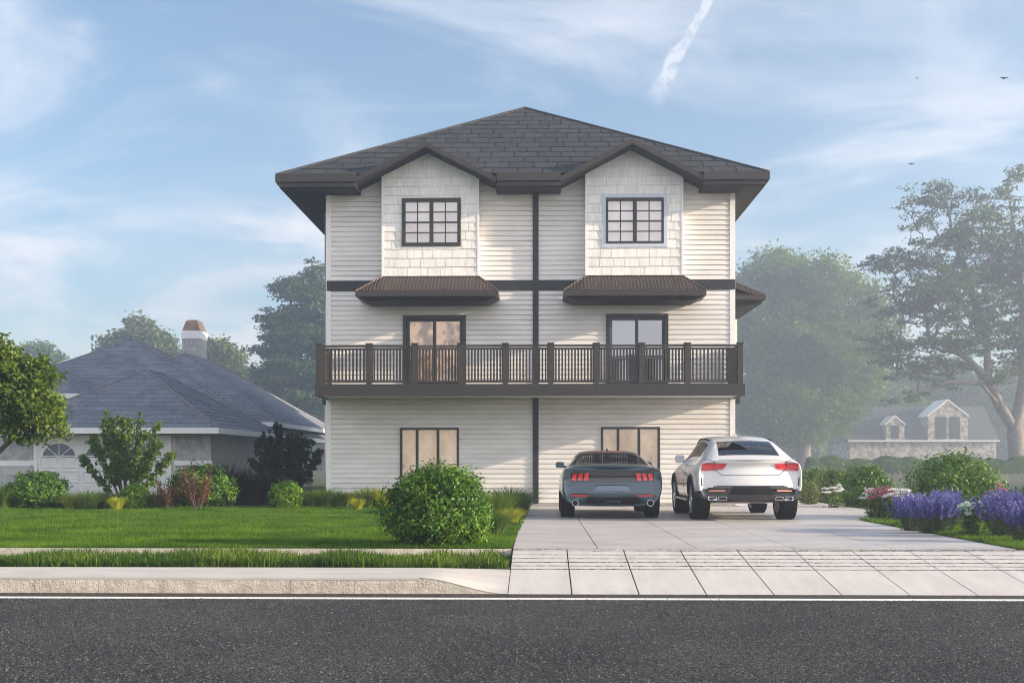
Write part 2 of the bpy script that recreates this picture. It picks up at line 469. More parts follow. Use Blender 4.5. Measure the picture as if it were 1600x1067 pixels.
# windows of the bays: two sashes of 2 x 4 panes
for bi, op in enumerate(bayops):
    x0, x1, z0, z1 = op
    w = frame_mb(x0, x1, z0, z1, YB - .045, YB + .11, .10 if bi == 0 else .06)
    iw = .10 if bi == 0 else .06
    xm = (x0 + x1) / 2
    w.box(xm - .055, xm + .055, YB - .03, YB + .10, z0 + iw, z1 - iw)
    wo = w.build('window', mt['frame'], house)
    g = MB(); g.quad((x0 + iw, YB + .05, z0 + iw), (x1 - iw, YB + .05, z0 + iw), (x1 - iw, YB + .05, z1 - iw), (x0 + iw, YB + .05, z1 - iw))
    g.build('pane', mt['glass'], wo)
    mu = MB()
    for s0, s1 in ((x0 + iw, xm - .055), (xm + .055, x1 - iw)):
        c = (s0 + s1) / 2
        for k in range(1, 4):
            z = z0 + iw + (z1 - z0 - 2*iw) * k / 4
            hw = .022 if k == 2 else .015
            mu.box(s0, c - .015, YB + .015, YB + .045, z - hw, z + hw); mu.box(c + .015, s1, YB + .015, YB + .045, z - hw, z + hw)
        mu.box(c - .015, c + .015, YB + .012, YB + .046, z0 + iw, z1 - iw)
    mu.build('muntin', mt['frame'], wo)
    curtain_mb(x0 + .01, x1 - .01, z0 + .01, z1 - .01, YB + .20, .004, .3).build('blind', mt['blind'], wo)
    if bi == 1:
        frame_mb(x0 - .11, x1 + .11, z0 - .11, z1 + .13, YB - .03, YB + .05, .108).build('casing', mt['bluetrim'], wo)

# sliding doors on the balcony
for di, (a, b, t) in enumerate(door_px):
    x0, x1, z0, z1 = S(a), S(b), ZD, Zf(t)
    d = frame_mb(x0, x1, z0, z1, YF - .06, YF + .10, .10)
    xm = (x0 + x1) / 2
    do = d.build('sliding_door', mt['frame'], house)
    pm = [(x0 + .10, xm + .05, YF + .05), (xm - .05, x1 - .10, YF - .01)]
    for k, (p, q, y) in enumerate(pm):
        fr = frame_mb(p, q, z0 + .10, z1 - .10, y, y + .05, .085)
        fr.build('door_sash', M('sash_blue_grey', (.07,.085,.10), (.09,.10,.12), .4) if (di == 1 and k == 0) else mt['frame'], do)
        g = MB(); g.quad((p + .085, y + .025, z0 + .185), (q - .085, y + .025, z0 + .185), (q - .085, y + .025, z1 - .185), (p + .085, y + .025, z1 - .185))
        g.build('pane', mt['glassdoor'] if di == 0 else mt['glassright'], do)
    h = MB(); h.box(xm + .06, xm + .09, YF - .06, YF - .012, z0 + .95, z0 + 1.2); h.build('handle', mt['rail'], do)
    if di == 0:
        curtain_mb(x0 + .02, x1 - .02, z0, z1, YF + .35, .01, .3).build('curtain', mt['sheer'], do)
    else:
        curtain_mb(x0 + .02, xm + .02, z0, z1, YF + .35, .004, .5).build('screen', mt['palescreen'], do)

# three light windows of the ground floor
for (a, b, t) in low_px:
    x0, x1, z0, z1 = S(a), S(b), .62, Zf(t)
    d = frame_mb(x0, x1, z0, z1, YF - .05, YF + .10, .065)
    for k in (.29, .645): 
        xm = x0 + (x1 - x0) * k; d.box(xm - .038, xm + .038, YF - .04, YF + .09, z0 + .065, z1 - .065)
    do = d.build('window', mt['frame'], house)
    g = MB(); g.quad((x0 + .065, YF + .03, z0 + .065), (x1 - .065, YF + .03, z0 + .065), (x1 - .065, YF + .03, z1 - .065), (x0 + .065, YF + .03, z1 - .065))
    g.build('pane', mt['glass'], do)
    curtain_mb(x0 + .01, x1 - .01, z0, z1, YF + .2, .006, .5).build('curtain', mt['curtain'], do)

# ribbed metal awnings
def awning(parent, xa0, xa1, xb0, xb1, zt, zb, yt, yb, zf, nr, name='awning'):
    """top edge xa at (yt, zt), lower edge xb at (yb, zb), fascia down to zf"""
    a = MB()
    T0, T1, B0, B1 = (xa0, yt, zt), (xa1, yt, zt), (xb0, yb, zb), (xb1, yb, zb)
    W0, W1 = (xb0, yt + .35, zb), (xb1, yt + .35, zb)
    a.quad(B0, B1, T1, T0); a.quad(W0, B0, T0, (xa0, yt + .35, zt)); a.quad(B1, W1, (xa1, yt + .35, zt), T1)
    for k in range(nr + 1):
        s = k / nr; xb_ = xb0 + (xb1 - xb0) * s
        # standing ribs run straight up the slope until they meet the hips
        tt = 1.0
        if xb_ < xa0: tt = (xb_ - xb0) / (xa0 - xb0)
        if xb_ > xa1: tt = (xb1 - xb_) / (xb1 - xa1)
        if tt < .05: continue
        e = (xb_, yb + (yt - yb) * tt, zb + (zt - zb) * tt)
        a.add([(xb_ - .016, yb, zb + .004), (xb_ + .016, yb, zb + .004), (xb_ + .016, e[1], e[2] + .004), (xb_ - .016, e[1], e[2] + .004),
               (xb_ - .008, yb - .012, zb + .034), (xb_ + .008, yb - .012, zb + .034), (xb_ + .008, e[1] - .012, e[2] + .034), (xb_ - .008, e[1] - .012, e[2] + .034)],
              [(4,5,6,7), (0,4,7,3), (1,2,6,5), (0,1,5,4), (2,3,7,6)])
    for p, q in ((B0, T0), (B1, T1)): a.tube((p[0], p[1], p[2] + .01), (q[0], q[1], q[2] + .01), .03, .03, 6)
    ao = a.build(name, mt['ribmetal'], parent)
    f = MB(); zm = zf + (zb - zf) * .45
    f.box(xb0 - .01, xb1 + .01, yb - .03, yb + .03, zm, zb + .0)
    f.box(xb0 - .01, xb0 + .05, yb + .03, yt + .34, zm, zb - .004); f.box(xb1 - .05, xb1 + .01, yb + .03, yt + .34, zm, zb - .004)
    f.build('awning_fascia', mt['fascia'], ao)
    f = MB()
    vs = [(xb0 + .05, yb + .035, zm - .003), (xb1 - .05, yb + .035, zm - .003), (xb1 - .05, yt + .34, zm - .003), (xb0 + .05, yt + .34, zm - .003),
          (xb0 + .35, yb + .18, zf), (xb1 - .35 * .9, yb + .18, zf), (xb1 - .3, yt + .34, zf), (xb0 + .3, yt + .34, zf)]
    f.add(vs, [(4,5,6,7), (0,1,5,4), (1,2,6,5), (2,3,7,6), (3,0,4,7)])
    f.build('awning_soffit', mt['soffit'], ao)
for (a0, a1, b0, b1) in ((597, 748, 556, 778), (915, 1067, 881, 1103)):
    ya = YF - .38; yb2 = YF - 1.22
    awning(house, gx(a0, ya), gx(a1, ya), gx(b0, yb2), gx(b1, yb2), gz(432.5, ya), gz(454, yb2), ya, yb2, gz(470.5, yb2 + .2), 40)

# side bays
sb = MB(); sb.box(HX0 - .50, HX0 + .01, 36.4, 40, 1.0, ZE0 - .03); so_ = sb.build('side_bay', mt['trim'], house)
sk = MB(); shakes(sk, HX0 - .5, HX0 + .0, 3.6, ZE0 - .1, 36.4); sk.build('shake_cladding', M('brown_shake', (.42,.34,.32), (.55,.47,.44), .7, island=.1), so_)
sb = MB(); sb.box(HX1 - .01, HX1 + .58, 37.0, 41, 3.3, 6.25); so_ = sb.build('side_bay', mt['trim'], house)
sk = MB(); shakes(sk, HX1, HX1 + .58, 3.6, 6.2, 37.0); sk.build('shake_cladding', mt['shake'], so_)
ya, yb2 = 36.9, 36.0
aw = MB()
x1_ = gx(1196, yb2); zt_, zb_ = gz(440, 36.9), gz(463, yb2)
awning(house, HX1 - 1.5, HX1 + .35, HX1 - 1.8, x1_, zt_, zb_, 36.9, 36.0, gz(474, 36.0), 26)
sb = MB(); sb.prism([(x1_ , 36.03, zb_ - .1), (x1_, 41, zb_ - .1), (HX1, 41, zb_ + .35), (HX1, 36.03, zb_ + .35)], (0, 0, .03)); sb.build('side_canopy', mt['soffit'], house)
sb = MB(); sb.prism([(HX1, 36.2, zb_ - .2), (x1_ - .05, 36.2, zb_ - .2), (HX1 + .55, 36.2, gz(497, 36.2)), (HX1, 36.2, gz(500, 36.2))], (0, .35, 0)); sb.build('canopy_bracket', mt['soffit'], house)

# balcony
YBf = 32.25
bx0, bx1 = gx(492, YBf), gx(1164, YBf); zd1, zd0 = gz(599.5, YBf), gz(618.5, YBf)
b = MB(); b.box(bx0, bx1, YBf, YBf + .06, zd0, zd1); b.box(bx0, bx0 + .06, YBf + .06, YF - .04, zd0, zd1); b.box(bx1 - .06, bx1, YBf + .06, YF - .04, zd0, zd1)
bal = b.build('balcony', mt['fascia'], house)
b = MB(); b.box(bx0 + .06, bx1 - .06, YBf + .06, YF - .06, zd0 + .04, zd1 - .03); b.build('balcony_soffit', mt['whitesoffit'], bal)
b = MB(); b.box(bx0 + .06, bx1 - .06, YBf + .065, YF - .06, zd1 - .028, zd1 + .004); b.build('deck', M('deck_boards', (.42,.40,.38), (.5,.48,.46), .7, stretch=(1,12,1)), bal)
zr1, zr0 = gz(541, YBf), zd1 + .02
posts = [498.5, 577, 648, 719.5, 789.5, 860.5, 931.5, 1002.5, 1074, 1156]
yr = YBf + .08
pxs = [gx(p, yr) for p in posts]
rng = random.Random(4)
pw = .074
for i, x in enumerate(pxs):
    m = MB(); m.box(x - pw, x + pw, yr - .085, yr + .085, zd1 + .001, zr1 + .07)
    p = m.build('railing_post', mt['rail'], house)
    m = MB(); m.box(x - pw - .025, x + pw + .025, yr - .11, yr + .11, zr1 + .071, zr1 + .098); m.build('post_cap', mt['rail'], p)
for i in range(9):
    a, c = pxs[i] + pw + .001, pxs[i+1] - pw - .001
    m = MB(); m.box(a, c, yr - .05, yr + .05, zr1 - .005, zr1 + .045); m.box(a, c, yr - .03, yr + .03, zr1 - .08, zr1 - .03); m.box(a, c, yr - .03, yr + .03, zr0 + .02, zr0 + .08); m.box(a, a + .03, yr - .028, yr + .028, zr0 + .075, zr1); m.box(c - .03, c, yr - .028, yr + .028, zr0 + .075, zr1)
    pa = m.build('railing_panel', mt['rail'], house)
    n = 12
    for k in range(n):
        xx = a + (c - a) * (k + .75) / (n + .5)
        q = MB(); q.box(xx - .024, xx + .024, yr - .021, yr + .021, zr0 + .081, zr1 - .081); q.build('baluster', mt['rail'], pa)
for x in (pxs[0], pxs[-1]):
    m = MB(); y0, y1 = yr + .09, YF - .22
    m.box(x - .05, x + .05, y0, y1, zr1 - .005, zr1 + .045); m.box(x - .03, x + .03, y0, y1, zr1 - .08, zr1 - .03); m.box(x - .03, x + .03, y0, y1, zr0 + .02, zr0 + .08); m.box(x - .028, x + .028, y0, y0 + .03, zr0 + .075, zr1)
    pa = m.build('side_railing', mt['rail'], house)
    q = MB()
    for k in range(11):
        yy = y0 + (y1 - y0) * (k + .6) / 11.2; q.box(x - .021, x + .021, yy - .021, yy + .021, zr0 + .081, zr1 - .081)
    tag(q.build('baluster', mt['rail'], pa), kind='stuff')
    m = MB(); m.box(x - pw, x + pw, y1 + .001, y1 + .16, zd1 + .005, zr1 + .10); m.build('railing_post', mt['rail'], house)

# ================================================================== neighbour bungalow
nb = empty('neighbour_bungalow', (-14.5, 45, 0), 'low pale bungalow with grey hip roofs behind the shrubs', 'house')
def hip(corner_x, front_y, ez, back_y, left_x, slope=.58, ov=.0, seed=1, tw=.6, th=.30):
    """hip roof over the rectangle left_x..corner_x, front_y..back_y with its ridge along the longer side"""
    w = corner_x - left_x; d = back_y - front_y; h = min(w, d) / 2
    a, b, c, e = (left_x, front_y, ez), (corner_x, front_y, ez), (corner_x, back_y, ez), (left_x, back_y, ez)
    zr = ez + h * slope
    if w >= d: r0, r1 = (left_x + h, front_y + h, zr), (corner_x - h, front_y + h, zr)
    else: r0 = r1 = None
    m = MB(); kw = dict(thick=.018, gap=.006, jit=.3)
    if w >= d:
        tiled_slope(m, [a, b, r1, r0], tw, th, seed=seed, **kw); tiled_slope(m, [b, c, r1], tw, th, seed=seed+1, **kw)
        tiled_slope(m, [c, e, r0, r1], tw, th, seed=seed+2, **kw); tiled_slope(m, [e, a, r0], tw, th, seed=seed+3, **kw)
    else:
        r0 = ((left_x + corner_x) / 2, front_y + h, zr); r1 = ((left_x + corner_x) / 2, back_y - h, zr)
        tiled_slope(m, [a, b, r0], tw, th, seed=seed, **kw); tiled_slope(m, [b, c, r1, r0], tw, th, seed=seed+1, **kw)
        tiled_slope(m, [c, e, r1], tw, th, seed=seed+2, **kw); tiled_slope(m, [e, a, r0, r1], tw, th, seed=seed+3, **kw)
    return m
def eaves(x0, x1, y0, y1, ez, parent):
    m = MB(); m.box(x0 - .02, x1 + .02, y0 - .03, y0 + .02, ez - .19, ez + .005); m.box(x1 - .02, x1 + .03, y0 + .02, y1, ez - .19, ez + .005)
    m.box(x0 - .03, x0 + .02, y0 + .02, y1, ez - .19, ez + .005)
    m.build('eave_board', mt['trim'], parent)
    m = MB(); m.box(x0 + .02, x1 - .02, y0 + .02, y1, ez - .16, ez - .14); m.build('eave_soffit', mt['whitesoffit'], parent)
vols = [ # corner_x, front_y, eave z, back_y, left_x, slope
    (gx(341, 38), 38.0, 2.44, 47.2, gx(341, 38) - 7.4, .593),
    (gx(420, 47.1), 47.1, 2.45, 64.2, gx(420, 47.1) - 17.2, .562),
    (gx(430, 49), 49.0, 3.0, 64.0, gx(430, 49) - 11.1 , .62),
    (gx(125, 46), 46.0, 4.05, 53, gx(125, 46) - 9, .5)]
for i, v in enumerate(vols):
    h = hip(*v, seed=10 + i * 5); ho = h.build('roof', mt['nshingle'], nb); eaves(v[4], v[0], v[1], v[3], v[2], ho)
    w_, d_ = v[0] - v[4], v[3] - v[1]; hh = min(w_, d_) / 2; zr_ = v[2] + hh * v[5]
    if w_ >= d_: r0, r1 = (v[4] + hh, v[1] + hh, v[2] + hh * .58), (v[0] - hh, v[1] + hh, v[2] + hh * .58)
    else: r0, r1 = ((v[0] + v[4]) / 2, v[1] + hh, v[2] + hh * .58), ((v[0] + v[4]) / 2, v[3] - hh, v[2] + hh * .58)
    r0, r1 = (r0[0], r0[1], zr_), (r1[0], r1[1], zr_)
    cs = [(v[4], v[1]), (v[0], v[1]), (v[0], v[3]), (v[4], v[3])]; near = [r0, r1, r1, r0] if w_ >= d_ else [r0, r0, r1, r1]
    hc = MB(); hc.tube(r0, r1, .06, .06, 6)
    for (cx_, cy_), e_ in zip(cs, near): hc.tube((cx_, cy_, v[2] + .01), (e_[0], e_[1], e_[2] + .01), .06, .06, 6)
    hc.build('hip_cap', M('hip_cap_tile', (.16,.165,.18), (.22,.225,.24), .9, spec=.1), ho)
    ins = .75
    m = MB(); m.box(v[4] + ins, v[0] - ins, v[1] + ins, min(v[3] - ins * (1.5 + .2 * i), 53.6 + .1 * i), -.02, v[2] - .15 + .002 * i); m.build('wall', mt['stucco'], nb)
v = vols[0]; yw = v[1] + .75
wx0, wx1 = v[4] + .75, v[0] - .75
def npx(p): return gx(p, yw)
# garage door with arched lights
gd0, gd1, gzt = npx(60), npx(262), gz(686, yw)
m = MB(); m.box(gd0, gd1, yw - .05, yw - .002, 0, gzt); gd = m.build('garage_door', mt['garage'], nb)
pm = MB(); nP = 6
for r_ in range(3):
    for c_ in range(nP):
        a = gd0 + (gd1 - gd0) * (c_ + .08) / nP; b_ = gd0 + (gd1 - gd0) * (c_ + .92) / nP; z = .1 + r_ * .5
        if z + .42 < gzt - .5: 
            f4 = frame_mb(a, b_, z, z + .42, yw - .068, yw - .051, .04); pm.add(f4.v, f4.f)
pm.build('door_panel', mt['garage'], gd)
mt['gglass'] = M('garage_glass', (.10,.12,.15), (.14,.16,.2), .15)
for c_ in range(3):
    gl = MB(); ba = MB()
    cx = gd0 + (gd1 - gd0) * (c_ + .5) / 3; rr = (gd1 - gd0) / 6 * .8; zb_ = gzt - .62
    arc = [(cx + rr * math.cos(t), yw - .056, zb_ + .5 * math.sin(t)) for t in [math.pi * k / 14 for k in range(15)]]
    gl.prism(arc, (0, .004, 0))
    for k in (3.5, 7, 10.5):
        t = math.pi * k / 14; ba.tube((cx, yw - .065, zb_), (cx + rr * math.cos(t), yw - .065, zb_ + .5 * math.sin(t)), .018, .018, 4)
    for p, q in zip(arc, arc[1:]): ba.tube((p[0], yw - .065, p[2]), (q[0], yw - .065, q[2]), .025, .025, 4)
    gl.build('arched_pane', mt['gglass'], gd); ba.build('pane_bars', mt['trim'], gd)
m = frame_mb(gd0 - .14, gd1 + .14, -.1, gzt + .14, yw - .075, yw - .001, .138); m.build('door_casing', mt['trim'], nb)
for a, b_ in ((npx(275), npx(330)), (npx(-30), npx(52))):
    for z0, z1, nm in ((gz(719, yw), gz(682, yw), 'stone_panel'), (.1, gz(737, yw) - .1, 'stone_panel')):
        m = MB(); m.box(a, b_, yw - .05, yw - .001, z0, z1); m.build(nm, mt['stonepanel'], nb)
    m = MB(); m.box(a - .04, b_ + .04, yw - .07, yw - .002, gz(719, yw) - .18, gz(719, yw) - .005); m.build('sill_band', mt['trim'], nb)
# chimney
yc = 57.0
cx0, cx1 = gx(284.5, yc), gx(312, yc)
m = MB(); m.box(cx0, cx1, yc, yc + 1.2, 4, gz(528, yc)); ch = m.build('chimney', mt['stonepanel'], nb)
m = MB(); m.box(cx0 - .03, cx1 + .03, yc - .03, yc + 1.23, gz(528, yc) + .002, gz(515, yc)); m.build('chimney_band', mt['trim'], ch)
m = MB(); z0, z1 = gz(514.9, yc), gz(497.5, yc); 
m.add([(cx0, yc, z0), (cx1, yc, z0), (cx1, yc + 1.2, z0), (cx0, yc + 1.2, z0), (cx0 + .14, yc + .15, z1 - .08), (cx1 - .14, yc + .15, z1 - .08), (cx1 - .14, yc + 1.05, z1 - .08), (cx0 + .14, yc + 1.05, z1 - .08),
       (cx0 + .2, yc + .22, z1), (cx1 - .2, yc + .22, z1), (cx1 - .2, yc + .98, z1), (cx0 + .2, yc + .98, z1)],
      [(0,1,5,4), (1,2,6,5), (2,3,7,6), (3,0,4,7), (4,5,9,8), (5,6,10,9), (6,7,11,10), (7,4,8,11), (8,9,10,11)]); m.build('chimney_cap', mt['chimcap'], ch)

# ================================================================== far stone house on the right
yh = 238.0
fh = empty('stone_cottage', (gx(1440, yh), yh, 0), 'pale stone cottage with two gabled dormers fading into mist', 'house')
mt['fstone'] = M('far_stone', (.24,.22,.19), (.52,.47,.41), .9, nscale=1.1, detail=8, lo=.44, hi=.56)
mt['froof'] = M('far_roof', (.035,.042,.045), (.06,.07,.07), .9, nscale=3)
fx0, fx1 = gx(1325, yh), gx(1562, yh); fz = gz(690, yh)
m = MB(); m.box(fx0 + .5, fx1 - .5, yh + .6, yh + 16, -.05, fz); m.build('wall', mt['fstone'], fh)
m = MB(); zr_ = gz(636, yh + 8)
m.prism([(fx0, yh, fz), (fx0, yh + 8.5, zr_), (fx0, yh + 17, fz)], (fx1 - fx0, 0, 0)); fr_ = m.build('roof', mt['froof'], fh)
m = MB(); m.box(fx0 - .05, fx1 + .05, yh - .1, yh + .05, fz - .02, fz + .3); m.build('eave_board', mt['trim'], fr_)
for a, p, b_, t, e in ((1383, 1399, 1415, 650, 664), (1449, 1481, 1514, 625, 651)):
    xa, xp, xb_ = gx(a, yh), gx(p, yh), gx(b_, yh); zt_, ze_ = gz(t, yh), gz(e, yh)
    m = MB(); m.prism([(xa + .2, yh + .1, fz + .3), (xb_ - .2, yh + .1, fz + .3), (xb_ - .2, yh + .1, ze_), (xp, yh + .1, zt_ - .25), (xa + .2, yh + .1, ze_)], (0, 7, 0)); d_ = m.build('dormer', mt['fstone'], fh)
    m = MB(); m.prism([(xa, yh - .05, ze_ - .1), (xp, yh - .05, zt_ - .22), (xb_, yh - .05, ze_ - .1), (xb_, yh - .05, ze_ + .2), (xp, yh - .05, zt_ + .12), (xa, yh - .05, ze_ + .2)], (0, 7.6, 0)); m.build('dormer_roof', mt['trim'], d_)
    ww = (xb_ - xa) * .26
    m = MB(); n_ = 1 if b_ - a < 40 else 2
    for k in range(n_):
        c = xp if n_ == 1 else xp + (k - .5) * ww * 1.25; hw = ww * (.75 if n_ == 1 else .5)
        m.box(c - hw, c + hw, yh + .04, yh + .09, fz + .6, ze_ - .1)
    m.build('window', mt['frame'], d_)
# ================================================================== cars
def paint(name, c, rough=.25, metal=0., coat=1.):
    m, nt, out = newmat(name); L = nt.links.new
    b = N(nt, 'ShaderNodeBsdfPrincipled', inp={'Base Color': (*c, 1), 'Roughness': rough, 'Metallic': metal, 'Coat Weight': coat, 'Coat Roughness': .04})
    tc = N(nt, 'ShaderNodeTexCoord'); nz = N(nt, 'ShaderNodeTexNoise', inp={'Scale': 3., 'Detail': 5}); L(tc.outputs['Object'], nz.inputs['Vector'])
    mr = N(nt, 'ShaderNodeMapRange', inp={'To Min': rough * .8, 'To Max': rough * 1.3}); L(nz.outputs['Fac'], mr.inputs[0]); L(mr.outputs[0], b.inputs['Roughness'])
    L(b.outputs[0], out.inputs[0]); return m
mt['carblue'] = paint('slate_blue_paint', (.035, .068, .095), .18, .35)
mt['carwhite'] = paint('white_car_paint', (.64, .64, .64), .3)
mt['plastic'] = M('black_plastic', (.005,.005,.006), (.009,.009,.010), .45, spec=.25)
mt['gloss'] = paint('gloss_black', (.010, .010, .011), .08)
mt['rubber'] = M('tyre_rubber', (.005,.005,.005), (.010,.010,.010), .8, nscale=20, spec=.15)
mt['rim'] = M('alloy_rim', (.55,.56,.58), (.62,.63,.65), .25, metal=.9)
mt['darkrim'] = M('dark_rim', (.05,.05,.055), (.07,.07,.075), .3, metal=.8)
mt['chrome'] = M('chrome', (.75,.75,.76), None, .12, metal=1)
mt['redlamp'] = paint('red_lamp', (.55, .012, .022), .12)
mt['brightred'] = M('red_lamp_bright', (.72,.035,.05), (.42,.012,.02), .12, nscale=16, stretch=(1,1,3), coat=1, emis=.07)
mt['carglass'] = glass('car_glass', (.42,.48,.58), .10)
mt['sideglass'] = M('side_glass_dark', (.006,.006,.006), (.03,.018,.010), .25, spec=.06)
mt['seat'] = M('seat_fabric', (.03,.03,.035), (.05,.05,.055), .8)
mt['seam'] = M('panel_gap', (.006,.006,.006), None, .9)

def loft_car(name, root, st, rear_prof, bulge, axles, tyre_r, arch_half, paintm, rear_win, side_win, wind, sub=2, black=None):
    """st: stations (y, zb, xs, xm, zs, xb, xt, ze, zt). Returns (bvh of the outer skin)"""
    def half(s):
        y, zb, xs, xm, zs, xb, xt, ze, zt = s
        l = lambda a, b, t: a + (b - a) * t
        return [(0, zb), (xs * .7, zb), (xs, zb + .05), (l(xs, xm, .85), l(zb, zs, .28)), (xm, l(zb, zs, .66)), (l(xm, xb, .35), zs - .03),
                (xb, zs + .04), (l(xb, xt, .12), l(zs + .04, ze, .16)), (xt, ze), (xt * .82, l(ze, zt, .62)), (xt * .42, l(ze, zt, .93)), (0, zt)]
    K = 12; ring = 2 * K - 2
    V = []; Fs = []; mi = []
    for i, s in enumerate(st):
        h = half(s); full = h + [(-x, z) for x, z in h[-2:0:-1]]
        for (x, z) in full:
            y = s[0]
            if i == 0: y += np.interp(z, [p[0] for p in rear_prof], [p[1] for p in rear_prof]) + bulge * (x / st[0][3]) ** 2
            if i == len(st) - 1: y -= bulge * 2.2 * (x / st[-1][3]) ** 2
            V.append((x, y, z))
    def kind(i, j):
        jj = j if j < K - 1 else ring - 1 - j         # mirrored strip number
        if rear_win[0] <= i < rear_win[1] and jj >= rear_win[2]: return 1
        if side_win[0] <= i < side_win[1] and jj == 7: return 2
        if wind[0] <= i < wind[1] and jj >= 9: return 1
        return 0
    for i in range(len(st) - 1):
        for j in range(ring):
            a = i * ring + j; b = i * ring + (j + 1) % ring
            Fs.append((a, b, b + ring, a + ring)); mi.append(kind(i, j))
    for i, flip in ((0, False), (len(st) - 1, True)):   # end caps as a grid between left and right
        base = i * ring; cols = [-.75, -.4, 0, .4, .75]
        rows = []
        for k in range(1, K - 1):
            r, l_ = base + k, base + ring - k
            pr = V[r]; row = [l_]
            for t in cols:
                y0 = st[i][0]
                if i == 0: yy = y0 + np.interp(pr[2], [p[0] for p in rear_prof], [p[1] for p in rear_prof]) + bulge * (t * pr[0] / st[0][3]) ** 2
                else: yy = y0 - bulge * 2.2 * (t * pr[0] / st[-1][3]) ** 2
                V.append((pr[0] * t, yy, pr[2])); row.append(len(V) - 1)
            row.append(r); rows.append(row)
        for ra, rb in zip(rows, rows[1:]):
            for k in range(len(ra) - 1):
                Fs.append((ra[k], ra[k+1], rb[k+1], rb[k])); mi.append(0)
        for row, c in ((rows[0], base), (rows[-1], base + K - 1)):
            for k in range(len(row) - 1): Fs.append((row[k], row[k+1], c)); mi.append(0)
    me = bpy.data.meshes.new('shell'); me.from_pydata(V, [], Fs)
    for p, m_ in zip(me.polygons, mi): p.material_index = m_
    for m_ in (paintm, mt['carglass'], mt['sideglass'], mt['plastic']): me.materials.append(m_)
    bm = bmesh.new(); bm.from_mesh(me); bmesh.ops.recalc_face_normals(bm, faces=bm.faces); bm.to_mesh(me); bm.free()
    o = bpy.data.objects.new('shell', me); COL.objects.link(o)
    md = o.modifiers.new('s', 'SUBSURF'); md.levels = sub; md.render_levels = sub
    dg = bpy.context.evaluated_depsgraph_get()
    skin = bpy.data.meshes.new_from_object(o.evaluated_get(dg))
    o.modifiers.clear(); o.data = skin
    bmx = bmesh.new(); bmx.from_mesh(skin); bvh = BVHTree.FromBMesh(bmx); bmx.free()
    cuts = []
    for ay in axles:
        for s in (-1, 1):
            bmc = bmesh.new()
            bmesh.ops.create_cone(bmc, cap_ends=True, segments=40, radius1=tyre_r * 1.10, radius2=tyre_r * 1.10, depth=1.0,
                                  matrix=Matrix.Translation((s * (arch_half + .5), ay, tyre_r)) @ Matrix.Rotation(math.pi / 2, 4, 'Y'))
            mc = bpy.data.meshes.new('cut'); bmc.to_mesh(mc); bmc.free()
            for m_ in skin.materials: mc.materials.append(m_)
            for p in mc.polygons: p.material_index = 3
            co = bpy.data.objects.new('cut', mc); COL.objects.link(co); cuts.append(co)
            b = o.modifiers.new('b', 'BOOLEAN'); b.object = co; b.operation = 'DIFFERENCE'; b.solver = 'EXACT'
    dg = bpy.context.evaluated_depsgraph_get(); dg.update()
    fin = bpy.data.meshes.new_from_object(o.evaluated_get(dg))
    for c in cuts: bpy.data.objects.remove(c)
    bpy.data.objects.remove(o)
    if black:
        for p in fin.polygons:
            if p.material_index == 0 and black(p.center): p.material_index = 4
    names = ('body', 'window_glass', 'side_window', 'wheel_arch', 'lower_bumper')
    bodyo = None
    for idx, nm in enumerate(names):
        bm = bmesh.new(); bm.from_mesh(fin)
        bmesh.ops.delete(bm, geom=[f for f in bm.faces if f.material_index != idx], context='FACES')
        if not bm.faces: bm.free(); continue
        for f in bm.faces: f.material_index = 0; f.smooth = True
        m2 = bpy.data.meshes.new(nm)
        groups = [list(bm.faces)]
        if idx in (1, 2, 3, 4):                            # one object for each separate pane or arch
            seen = set(); groups = []
            for f in bm.faces:
                if f in seen: continue
                st_ = [f]; seen.add(f); g = []
                while st_:
                    x = st_.pop(); g.append(x)
                    for e in x.edges:
                        for y in e.link_faces:
                            if y not in seen: seen.add(y); st_.append(y)
                groups.append(g)
        for g in groups:
            vid = {}; vv = []; ff = []
            for f in g:
                t = []
                for v in f.verts:
                    if v not in vid: vid[v] = len(vv); vv.append(tuple(v.co))
                    t.append(vid[v])
                ff.append(t)
            if len(ff) < 6: continue
            mm = bpy.data.meshes.new(nm); mm.from_pydata(vv, [], ff)
            nm2 = nm
            if idx == 1: nm2 = 'rear_window' if np.mean([p[1] for p in vv]) < st[len(st)//2][0] else 'windscreen'
            ob = link(nm2, mm, (paintm, mt['carglass'], mt['sideglass'], mt['plastic'], mt['gloss'])[idx], root, True)
            ob.location = (0, 0, 0)
            if idx == 0: bodyo = ob
        bm.free()
    # shade smooth but keep the arch edges crisp
    bodyo.data.set_sharp_from_angle(angle=rad(40))
    return bodyo, bvh

